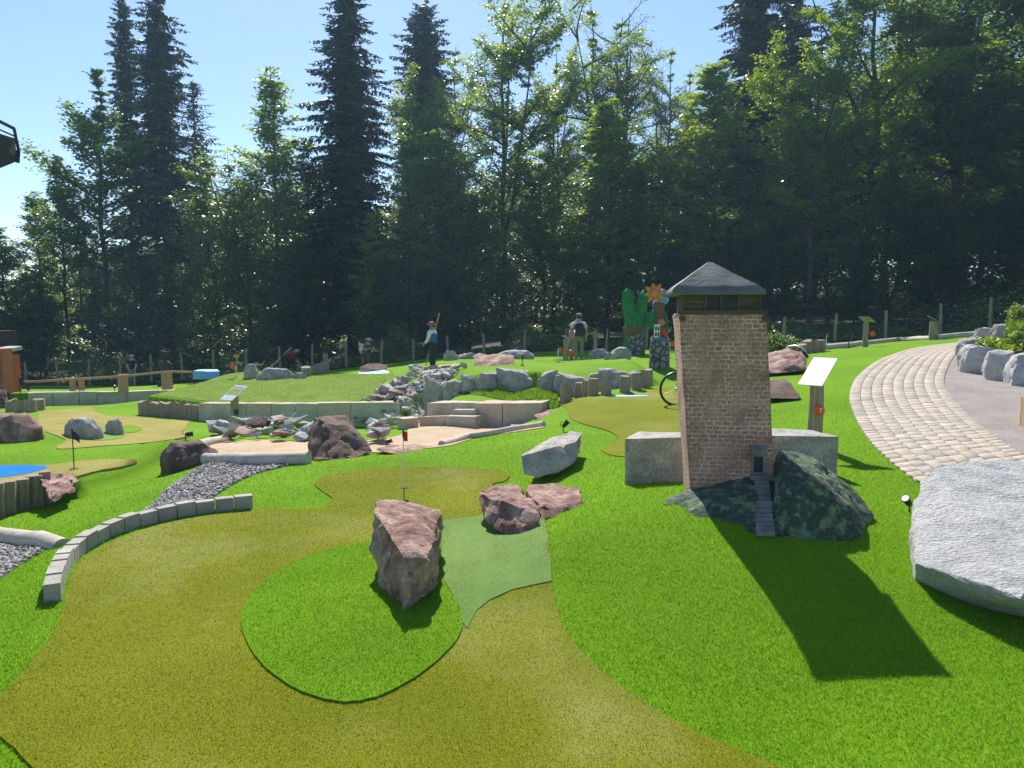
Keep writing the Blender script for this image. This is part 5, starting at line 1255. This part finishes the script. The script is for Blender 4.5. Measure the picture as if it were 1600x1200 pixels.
# tower platform cut by the left edge, high up
def platform():
    Y = 26; c = at(-52,215,Y); t = thing('viewing_platform', 'dark timber viewing platform with railing jutting in at the upper left edge', 'platform', (c.x, Y, H(c.x, Y)))
    o = Vector(t.location)
    A = lambda u, v, y=Y: at(u, v, y)-o
    D = M_darkmetal
    hull = [A(23,216), A(27,248), A(22,254), A(15,254), A(-60,287,Y-3), A(-60,190,Y-3), A(-60,190,Y+6), A(-60,270,Y+6), A(23,216,Y+4), A(25,250,Y+4)]
    bm = bmesh.new(); [bm.verts.new(p) for p in hull]; bmesh.ops.convex_hull(bm, input=list(bm.verts)); me = bpy.data.meshes.new('deck'); bm.to_mesh(me); bm.free(); link('deck', me, C('dark_boarding', (.04,.035,.03)), t)
    r = MB(); r.bar(A(-60,160,Y-3), A(22,201), .08); r.bar(A(22,201), A(29,235), .07); r.bar(A(28.5,235), A(28,247), .09); r.bar(A(27,247), A(26,254), .12); r.bar(A(-60,176,Y-3), A(23,213), .04); r.build('railing', D, t)
    l = MB()
    for u in (2, 12): l.bar(A(u, 222-u*.0, Y-.05), A(u+2,248,Y-.05), .06)
    l.build('board_batten', D, t)
    m = MB(); z0 = -.3
    for x, y in ((-1.2,-1),(.1,-1),(-1.4,2),(-2.2,2)): m.bar((x,y,z0), (x,y,A(-60,240).z), .22)
    m.build('mast', M_woodgrey, t)
platform()
# flowering shrubs in the right rockery
def shrub(label, base, w, h, n, m, seed, name='shrub', cat='shrub', blade=False):
    r = np.random.default_rng(seed); t = thing(name, label, cat, base)
    if blade:
        a = r.uniform(0, 2*PI, n); d = r.uniform(0, w*.25, n); P = np.stack([np.cos(a)*d, np.sin(a)*d, 0*a-.03], -1)
        T = P+np.stack([np.cos(a)*w*.5*r.random(n), np.sin(a)*w*.5*r.random(n), h*r.uniform(.5,1,n)], -1); s = np.stack([-np.sin(a), np.cos(a), 0*a], -1)*.006
        M_ = P*.4+T*.6+np.array([0,0,h*.12]); V = np.stack([P-s, P+s, M_+s, M_-s, T], 1).reshape(-1,3); i = np.arange(n)[:,None]*5
        link('leaves', npmesh('leaves', V, i+np.array([0,1,2,3]), i+np.array([3,2,4])), m, t)
    else:
        u = r.normal(0, 1, (n,3)); u /= np.linalg.norm(u, axis=1)[:,None]; u *= (r.random(n)**.4)[:,None]
        lob = 1+.3*np.sin(u[:,0]*5+seed)*np.cos(u[:,1]*6); P = u*np.array([w/2, w/2, h/2])*lob[:,None]+np.array([0,0,h*.45])
        V, Q = leafquads(P, r, .035, .5); link('leaves', npmesh('leaves', V, Q), m, t)
    b = MB()
    for k in range(5): a = k*1.3; b.tube([(0,0,-.15),(math.cos(a)*w*.15,math.sin(a)*w*.15,h*.4),(math.cos(a)*w*.3,math.sin(a)*w*.3,h*.75)], [.012,.009,.004], 5)
    b.build('stem', M_bark, t); return t
def leafquads(P, r, size, up_=.6, aspect=.6, droop=0):
    n = len(P); nrm = r.normal(0, 1, (n,3)); nrm[:,2] = abs(nrm[:,2])+up_*1.5; nrm /= np.linalg.norm(nrm, axis=1)[:,None]
    a = r.normal(0, 1, (n,3)); a -= (a*nrm).sum(1)[:,None]*nrm; a /= np.linalg.norm(a, axis=1)[:,None]; b = np.cross(nrm, a)
    s = size*r.uniform(.6, 1.35, n)[:,None]
    V = np.stack([P-a*s, P-b*s*aspect, P+a*s, P+b*s*aspect], 1).reshape(-1,3); return V, (np.arange(n)[:,None]*4+np.arange(4)[None])
for i, (u, v, Y, w, h, n_, m, bl, s) in enumerate([(1588,545,15.2,.55,.65,700,M_grass,True,'tall upright grass tuft in the right rockery'),(1560,545,15.4,.9,.22,1600,LF['light'],False,'low light green cushion plant in the rockery'),(1596,515,16.5,.6,.6,1500,LF['light'],False,'bushy shrub with pinkish flower tips at the right edge'),(1540,538,16.8,.8,.18,900,LF['mid'],False,'small ground cover plant between the rockery boulders'),(1625,548,14.6,1.1,.55,2500,LF['mid'],False,'leafy shrub cut by the right picture edge'),(1600,552,14.6,.8,.22,1200,LF['light'],False,'low yellowish green plant above the last rockery boulder')]):
    p = at(u, v, Y); shrub(s, p, w, h, n_, m, 60+i, blade=bl)
p = at(1597,503,16.4); fl = MB()
rd = random.Random(4)
for i in range(50): fl.ball((rd.gauss(0,.14), rd.gauss(0,.12), rd.uniform(.0,.35)), .02, 6)
o = fl.build('flower_heads', C('pink_blossom', (.45,.30,.32)), None); o.location = p; tag(o, 'pale pink blossom cluster on top of the shrub at the right edge', 'flowers')
shrub('pale shrub with whitish heads growing behind the tower above the palisade', at(1215,552,19), 1.0, .55, 1500, LF['dark'], 91)
bed = [Vector((x, y, z)) for x, y, z in [tuple(at(1530,552,15.6)), tuple(at(1720,575,13)), tuple(at(1720,520,19)), tuple(at(1560,528,19)), tuple(at(1525,546,17))]]
rock('planting_bed', None, M_soil, bed+[p-Vector((0,0,.6)) for p in bed], amp=.02, div=20)['kind'] = 'structure'
# curved timber planter at the right edge
for i in range(9):
    a = R(180+58-i*17); c = at(1700,655,8.9); cc = Vector((c.x, c.y, 0)); r = .62
    x = cc.x+math.cos(a)*r*1.0; y = cc.y+math.sin(a)*r; h = .36
    b = MB().box((0,0,h/2-.1), (.13,.19,h+.2)); o = b.build('planter_board', M_wood, None, bevel=.008); o.location = (x, y, H(x, y)); o.rotation_euler = (0,0,a); tag(o, '%s thick pale timber of the curved planter at the right edge, counted from the front' % ORD[i], 'timber', 'timbers of the curved planter')

# ------------------------------------------------------------ trees
def limb(b, p, d, L, r, rd, n=5, curve=.25, lift=.15):
    """tapering crooked limb; returns its points"""
    P = [p.copy()]; d = d.normalized()
    for i in range(n):
        d = (d+Vector((rd.gauss(0, curve), rd.gauss(0, curve), rd.gauss(0, curve)*.6+lift*.3))).normalized(); P.append(P[-1]+d*L/n)
    b.tube(P, [max(r*(1-.85*i/n), .008) for i in range(n+1)], 5, cap=False); return P
DENS = .5
def broadleaf(seed, H_=15, base=.12, width=3.0, nleaf=30000, prof=None, trunk_r=.18, leaf=.11, m=None, up_=1.1, limbs=46, fork=False, spread=.42, bark=None, wob=.15):
    rd = random.Random(seed); r = np.random.default_rng(seed); b = MB(); nleaf = int(nleaf*DENS)
    prof = prof or (lambda t: (math.sin(min(1, t*1.15+.12)*PI))**.7)
    T = [Vector((0,0,-.3))]; n = 10; x = y = 0
    for i in range(1, n+1): x += rd.gauss(0, wob); y += rd.gauss(0, wob); T.append(Vector((x, y, H_*.97*i/n)))
    b.tube(T, [trunk_r*(1-.88*(i/n)) for i in range(n+1)], 8, cap=False)
    C_ = []; Wt = []
    trunks = [T]
    if fork:
        for k in range(2):
            s = T[3+k]; P = limb(b, s, Vector((rd.uniform(-1,1), rd.uniform(-1,1), 2.6)), H_*.55, trunk_r*.55, rd, 7, .08, .3); trunks.append(P)
    for i in range(limbs):
        t = (i+rd.random())/limbs; z = base+(1-base)*t; tr = trunks[0] if not fork or rd.random() < .5 else rd.choice(trunks[1:])
        if tr is T: q = z*n; k = min(int(q), n-1); p = T[k].lerp(T[k+1], min(q-k,1))
        else: k = rd.randrange(1, len(tr)-1); p = tr[k].lerp(tr[k+1], rd.random())
        a = i*2.4+rd.uniform(-.4,.4); L = width*prof(t)*rd.uniform(.65,1.15)+.25
        e = rd.uniform(.15,.7)+t*.5
        P = limb(b, p, Vector((math.cos(a), math.sin(a), e)), L, .02+.028*L/width*trunk_r/.18*1.6, rd, 5, .14, .1)
        for k in range(1, 6):
            for s in range(2):
                d = (P[k]-P[k-1]).normalized(); side = Vector((-d.y, d.x, 0))*(1 if s else -1)
                l2 = L*rd.uniform(.2,.42)*(1.15-.1*k)
                Q = limb(b, P[k], d*.6+side*rd.uniform(.5,1)+Vector((0,0,rd.uniform(-.1,.35))), l2, .012, rd, 2, .15) if l2 > .35 else [P[k], P[k]+d*l2, P[k]+d*l2*1.2]
                for u in (0.25,.6,.85,1.1): C_.append(Q[0].lerp(Q[-1], u)); Wt.append(l2+.12)
    C_ = np.array([tuple(c) for c in C_]); Wt = np.array(Wt)
    idx = r.choice(len(C_), nleaf, p=Wt/Wt.sum()); sp = spread*.72*(.45+.5*Wt[idx])[:,None]
    P = C_[idx]+r.normal(0, 1, (nleaf,3))*sp*np.array([1,1,.26])
    V, Q = leafquads(P, r, leaf*1.12, up_)
    return b.mesh('trunk', True), npmesh('crown', V, Q), m, bark or M_bark
def conifer(seed, H_=26, base=.2, width=3.4, m=None, dens=1.0, trunk_r=.32, droop=.35, ragged=.3, sparse_low=0, pw=.75):
    rd = random.Random(seed); b = MB()
    b.tube([Vector((0,0,-.4)), Vector((.05,0,H_*.5)), Vector((0,0,H_))], [trunk_r, trunk_r*.6, .03], 9, cap=False)
    V = []; Z = base*H_
    while Z < H_*.985:
        t = (Z/H_-base)/(1-base); L0 = width*((1-t)**pw)*(1-.35*max(0, .18-t)/.18)+.15
        nb = rd.choice((5,6,7))
        for k in range(nb):
            if rd.random() < ragged*.35 or (t < .25 and rd.random() < sparse_low): continue
            a = 2*PI*k/nb+rd.uniform(-.4,.4)+Z; L = L0*rd.uniform(1-ragged, 1.1)
            d = Vector((math.cos(a), math.sin(a), 0)); s = Vector((-d.y, d.x, 0)); n = max(4, int(L/.22)); pts = []
            for i in range(n+1):
                q = i/n; pts.append(Vector((0,0,Z))+d*L*q+Vector((0,0,(.18-t*.0)*L*q*(1-q)-droop*L*q*q*(1-t*.8)+.22*L*t*q)))
            b.tube([pts[0], pts[n//2], pts[-1]], [.022+.012*L, .015, .006], 4, cap=False)
            for i in range(1, n+1):
                q = i/n; w = L*.30*(1.15-q)+.16
                for sg in (-1, 1):
                    for j in range(int(3*dens)+1):
                        e = s*sg*w*rd.uniform(.4,1.15)+d*rd.uniform(.05,.35)*w+Vector((0,0,-rd.uniform(.05,.6)*w))
                        o = pts[i]-(pts[i]-pts[i-1])*rd.random(); h = Vector((rd.gauss(0,1), rd.gauss(0,1), rd.gauss(0,.8))).cross(e); h.normalize(); h *= rd.uniform(.035,.085)
                        V += [o, o+e*.55+h, o+e, o+e*.55-h]
                V += [pts[i]-Vector((0,0,.02)), pts[i]+s*.09+d*.1, pts[i]+d*.26, pts[i]-s*.09+d*.1]
        Z += rd.uniform(.24,.42)*(1.15 if t < .5 else .8)
    V = np.array([tuple(p) for p in V]); n = len(V)//4
    return b.mesh('trunk', True), npmesh('crown', V, np.arange(n)[:,None]*4+np.arange(4)[None]), m or LF['needle'], M_bark
col = lambda t: (math.sin(min(1, t*.9+.25)*PI))**.6
spire = lambda t: max(.08, (1-t)**.8)*(min(1, t*4+.35))
PR = dict(
 beech=(broadleaf(11, 24, .22, 4.4, 70000, trunk_r=.27, leaf=.10, m=LF['light'], limbs=64, fork=True, spread=.40), 24),
 beechd=(broadleaf(12, 22, .12, 4.2, 48000, trunk_r=.24, leaf=.11, m=LF['dark'], limbs=64, fork=True, spread=.5), 22),
 young=(broadleaf(13, 13, .04, 2.7, 34000, prof=spire, trunk_r=.12, leaf=.085, m=LF['light'], limbs=60, spread=.42, wob=.08), 13),
 young2=(broadleaf(14, 12, .03, 3.1, 36000, prof=col, trunk_r=.12, leaf=.09, m=LF['mid'], limbs=56, spread=.45), 12),
 young3=(broadleaf(15, 14, .05, 2.9, 36000, prof=col, trunk_r=.13, leaf=.09, m=LF['mid'], limbs=60, spread=.45, fork=True), 14),
 darkbush=(broadleaf(16, 11, .02, 3.4, 36000, prof=col, trunk_r=.12, leaf=.11, m=LF['dark'], limbs=50, spread=.55), 11),
 oak=(broadleaf(17, 19, .35, 3.6, 26000, trunk_r=.22, leaf=.12, m=LF['mid'], limbs=44, spread=.42, fork=False), 19),
 thin=(broadleaf(18, 23, .4, 3.0, 34000, trunk_r=.19, leaf=.075, m=LF['light'], limbs=60, spread=.35, fork=True, bark=M_paleb), 23),
 bare=(broadleaf(19, 22, .45, 3.4, 6500, trunk_r=.2, leaf=.08, m=LF['mid'], limbs=54, spread=.3, fork=True, bark=M_paleb), 22),
 sapling=(broadleaf(20, 8, .1, 1.5, 7000, prof=spire, trunk_r=.05, leaf=.08, m=LF['light'], limbs=36, spread=.35, bark=M_paleb), 8),
 spruce=(conifer(31, 26, .10, 4.6, dens=1.2, ragged=.45), 26),
 spruce2=(conifer(32, 28, .30, 5.0, dens=1.1, ragged=.6, sparse_low=.3), 28),
 snag=(conifer(34, 26, .35, 4.6, dens=.3, ragged=.75, droop=.1, pw=.6, sparse_low=.3), 26),
 fir=(conifer(33, 26, .45, 3.8, dens=1.3, ragged=.5, droop=.15, pw=.38), 26),
)
KN = dict(beech='beech_tree', beechd='beech_tree', young='young_beech_tree', young2='young_beech_tree', young3='young_beech_tree', darkbush='bushy_tree', oak='deciduous_tree', thin='birch_tree', bare='birch_tree', sapling='sapling', spruce='spruce_tree', spruce2='spruce_tree', fir='fir_tree', snag='fir_tree')
cnt = {}
def tree(kind, u, vtop, Y, label, group=None, wid=1.0, rz=None, vbase=None, parts=True):
    (tm, cm, lm, bk), hh = PR[kind]
    x = ray(u, 560)[0]*Y; z = H(x, Y)
    h = at(u, vtop, Y).z-z; s = h/hh
    rd = random.Random(int(u*7+Y*13)); rz = rd.uniform(0, 6.28) if rz is None else rz
    t = thing(KN[kind], label, 'tree', (x, Y, z), rz, group); t.scale = (s*wid, s*wid, s)
    if not tm.materials: tm.materials.append(bk); cm.materials.append(lm)
    for nm, me in (('trunk', tm), ('crown', cm)):
        o = bpy.data.objects.new(nm, me); COL.objects.link(o); o.parent = t
    return t
# the ones one can single out, from left to right
tree('spruce2', 268, -60, 53, 'tallest dark spruce on the left, bare trunk below, its top cut by the upper edge', wid=1.0)
tree('fir', 216, -20, 57, 'slim dark conifer close behind the left tall spruce', wid=.42)
tree('oak', 166, 92, 50, 'open crowned deciduous tree left of the tall left spruce, sky showing through it', wid=1.0)
tree('oak', 112, 235, 50, 'small side tree with a leaning open crown at far left', wid=.8)
tree('snag', 318, 125, 58, 'half bare conifer with thin horizontal branches right of the tall left spruce', wid=1.0)
tree('young', 440, 108, 50, 'light green narrow young beech with feathery top between the two tall spruces', wid=1.0)
tree('young3', 395, 235, 49, 'light green rounded young beech left of the feathery one')
tree('young2', 340, 270, 50, 'yellowish young beech lit from behind, right of the left spruce trunk')
tree('young2', 490, 215, 52, 'young beech tucked against the left side of the central spruce')
tree('spruce', 552, -75, 51, 'big dark spruce in the centre left, foliage down to the ground', wid=1.2)
tree('fir', 668, 5, 62, 'round topped dark fir behind the forest edge, centre', wid=1.0)
tree('beech', 690, 85, 55, 'light leafy beech standing in front of the round topped fir', wid=.75)
tree('beech', 1075, 150, 56, 'light leafy beech between the thin birches and the tower', wid=.8)
tree('young', 640, 205, 49, 'young beech with bright pointed shoots right of the big dark spruce', wid=1.1)
tree('young3', 700, 195, 51, 'leafy light tree below the round topped fir', wid=1.1)
tree('beech', 788, -50, 54, 'tall beech with dark trunk and spreading limbs in the middle', wid=.9)
tree('young2', 735, 300, 48, 'dense dark green young beech at the foot of the tall middle beech', wid=1.2)
tree('thin', 712, 60, 60, 'thinly leaved tall tree between the round fir and the middle beech', wid=1.0)
tree('young3', 850, 230, 50, 'glossy leaved young beech right of the tall middle beech', wid=1.1)
tree('thin', 925, -10, 58, 'tall thinly leaved birch with many upright stems right of centre', wid=1.15)
tree('bare', 987, -5, 57, 'almost leafless tall birch against the sky right of centre', wid=.95)
tree('thin', 1035, 60, 62, 'pale sparse birch, rightmost of the thin ones against the sky', wid=.9)
tree('beech', 865, 55, 59, 'airy beech filling the gap right of the tall middle beech', wid=.7)
tree('thin', 962, 15, 61, 'fine branched birch between the two tall thin ones', wid=1.1)
tree('thin', 1065, 95, 63, 'last low birch left of the ragged spruces', wid=1.1)
tree('young', 948, 158, 49, 'light green pointed young beech before the thin birches', wid=1.5)
tree('young3', 1010, 215, 50, 'broad young beech behind the carved sculptures', wid=1.2)
tree('young', 1108, 100, 50, 'sunlit light green beech behind the tower roof', wid=1.6)
tree('spruce2', 1165, -170, 54, 'tall ragged spruce cut by the top edge above the tower', wid=1.1)
tree('spruce2', 1222, -90, 62, 'second ragged spruce just right of the one above the tower', wid=1.0)
tree('beech', 1345, -120, 46, 'huge sunlit beech with spreading limbs on the right', wid=1.15)
tree('young3', 1290, 180, 45, 'leafy light green beech below the huge right beech', wid=1.1)
tree('young2', 1380, 250, 43, 'young beech with pale leaf sprays at the foot of the huge right beech', wid=1.1)
tree('beech', 1262, 20, 44, 'light leafy beech forming the left part of the sunlit group on the right', wid=.9)
tree('beechd', 1480, -60, 45, 'dark leaved tall tree right of the huge beech', wid=1.0)
tree('beech', 1500, -190, 52, 'tall sunlit crown high behind the dark leaved right tree', wid=1.1)
tree('beechd', 1590, -160, 42, 'tall dark tree at the right picture edge', wid=1.2)
tree('darkbush', 1450, 300, 42, 'dense dark bushy tree behind the right fence', wid=1.2)
tree('darkbush', 1560, 290, 39, 'dense dark bushy tree behind the right rockery', wid=1.2)
tree('darkbush', 1210, 330, 46, 'dark bushy tree just right of the tower roof', wid=1.1)
tree('young2', 20, 350, 49, 'low light green tree at the far left edge', wid=1.1)
tree('young', 72, 300, 52, 'pale pointed beech at far left against the sky', wid=1.2)
tree('thin', 130, 300, 50, 'slender thin tree with pale bark at far left', wid=.8)
tree('darkbush', 210, 360, 49, 'dark bushy tree under the slim conifer on the left', wid=1.0)
tree('darkbush', 60, 440, 47, 'dark low bushy tree above the mural hut', wid=1.0)
tree('darkbush', 470, 370, 47, 'dark bushy tree behind the man in teal', wid=1.1)
tree('darkbush', 600, 380, 47, 'dark bushy tree left of the carved raftsman', wid=1.1)
tree('sapling', 583, 335, 46, 'slim bare stemmed sapling before the big dark spruce', wid=.9)
tree('darkbush', 690, 400, 47, 'dark bushy tree behind the carved raftsman', wid=1.1)
tree('young2', 800, 400, 47, 'dark glossy young beech behind the granite blocks', wid=1.1)
tree('young2', 900, 370, 46, 'bushy beech behind the backpack man with glinting leaves', wid=1.2)
tree('darkbush', 1050, 380, 46, 'dark bushy tree right behind the carved flower', wid=1.2)
tree('darkbush', 1130, 350, 47, 'dark bushy tree hidden by the tower', wid=1.1)
tree('sapling', 1010, 330, 47, 'thin sapling stem behind the carved green tree', wid=.8)
tree('darkbush', 1330, 400, 42, 'low dark bushy tree behind the distant info sign', wid=1.1)
# filling rows behind, mostly hidden
rd = random.Random(21)
sky_u = [-300,0,60,120,180,330,400,470,620,860,1060,1130,1250,1900]; sky_v = [330,370,330,320,300,260,240,260,240,200,190,160,60,20]
k = 0
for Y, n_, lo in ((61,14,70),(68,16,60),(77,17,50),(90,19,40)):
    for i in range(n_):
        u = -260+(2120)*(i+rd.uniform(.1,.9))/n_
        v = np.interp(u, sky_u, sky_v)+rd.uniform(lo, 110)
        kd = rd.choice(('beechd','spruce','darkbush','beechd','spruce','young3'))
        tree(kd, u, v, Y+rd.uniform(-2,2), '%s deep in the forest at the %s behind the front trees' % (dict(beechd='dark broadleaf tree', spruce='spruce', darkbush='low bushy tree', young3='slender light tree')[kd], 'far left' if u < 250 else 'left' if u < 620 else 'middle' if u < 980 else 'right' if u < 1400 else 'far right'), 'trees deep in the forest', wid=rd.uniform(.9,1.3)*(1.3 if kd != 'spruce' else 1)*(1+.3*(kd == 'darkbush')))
# trees beyond the frame on both sides that shade the edges
for i, (u, v, Y, kd) in enumerate([(1700,-60,36,'beechd'),(1820,-60,30,'beechd'),(1760,200,40,'darkbush'),(-120,300,50,'beechd'),(-60,380,46,'darkbush')]):
    tree(kd, u, v, Y, ['tall dark tree just beyond the right picture edge','tall dark tree farther out beyond the right picture edge','bushy tree beyond the right picture edge','tall tree beyond the left picture edge','bushy tree just beyond the left picture edge'][i], 'trees beyond the picture edges', wid=1.2)
# low undergrowth along the fence
rr = np.random.default_rng(5); n_ = 60000
X = rr.uniform(-48, 42, n_); f = np.interp(X, [p.x for p in FENCE], [p.y for p in FENCE]); Yv = f+.8+rr.random(n_)**1.5*9
hgt = np.clip(.5+.9*np.sin(X*.7)+.6*np.sin(X*1.9+1), .15, 2.2); Z = Hn(X, Yv)+rr.random(n_)*hgt
V, Q = leafquads(np.stack([X, Yv, Z], -1), rr, .09, .6)
tag(link('undergrowth', npmesh('undergrowth', V, Q), LF['mid']), 'low leafy undergrowth along the foot of the forest behind the fence', 'undergrowth', kind='stuff')
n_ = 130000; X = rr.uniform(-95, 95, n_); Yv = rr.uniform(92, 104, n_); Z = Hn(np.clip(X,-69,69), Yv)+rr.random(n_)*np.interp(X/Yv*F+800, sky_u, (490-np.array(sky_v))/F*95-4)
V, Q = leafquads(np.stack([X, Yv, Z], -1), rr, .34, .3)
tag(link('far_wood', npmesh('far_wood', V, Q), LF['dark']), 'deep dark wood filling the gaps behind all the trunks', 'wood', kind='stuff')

# ------------------------------------------------------------ air
hz = MB().box((0, 22, 22), (270, 190, 76)).build('haze', None); hz.location = (0,0,0)
hm = bpy.data.materials.new('haze'); hm.use_nodes = True; ht = hm.node_tree; ht.nodes.remove(ht.nodes['Principled BSDF'])
pv = ht.nodes.new('ShaderNodeVolumePrincipled'); pv.inputs['Density'].default_value = .00065; pv.inputs['Color'].default_value = (.45,.72,1,1); pv.inputs['Anisotropy'].default_value = .35
ht.links.new(pv.outputs[0], ht.nodes['Material Output'].inputs['Volume']); hz.data.materials.append(hm); tag(hz, 'thin blue summer haze in front of the dark forest', 'haze', kind='stuff')
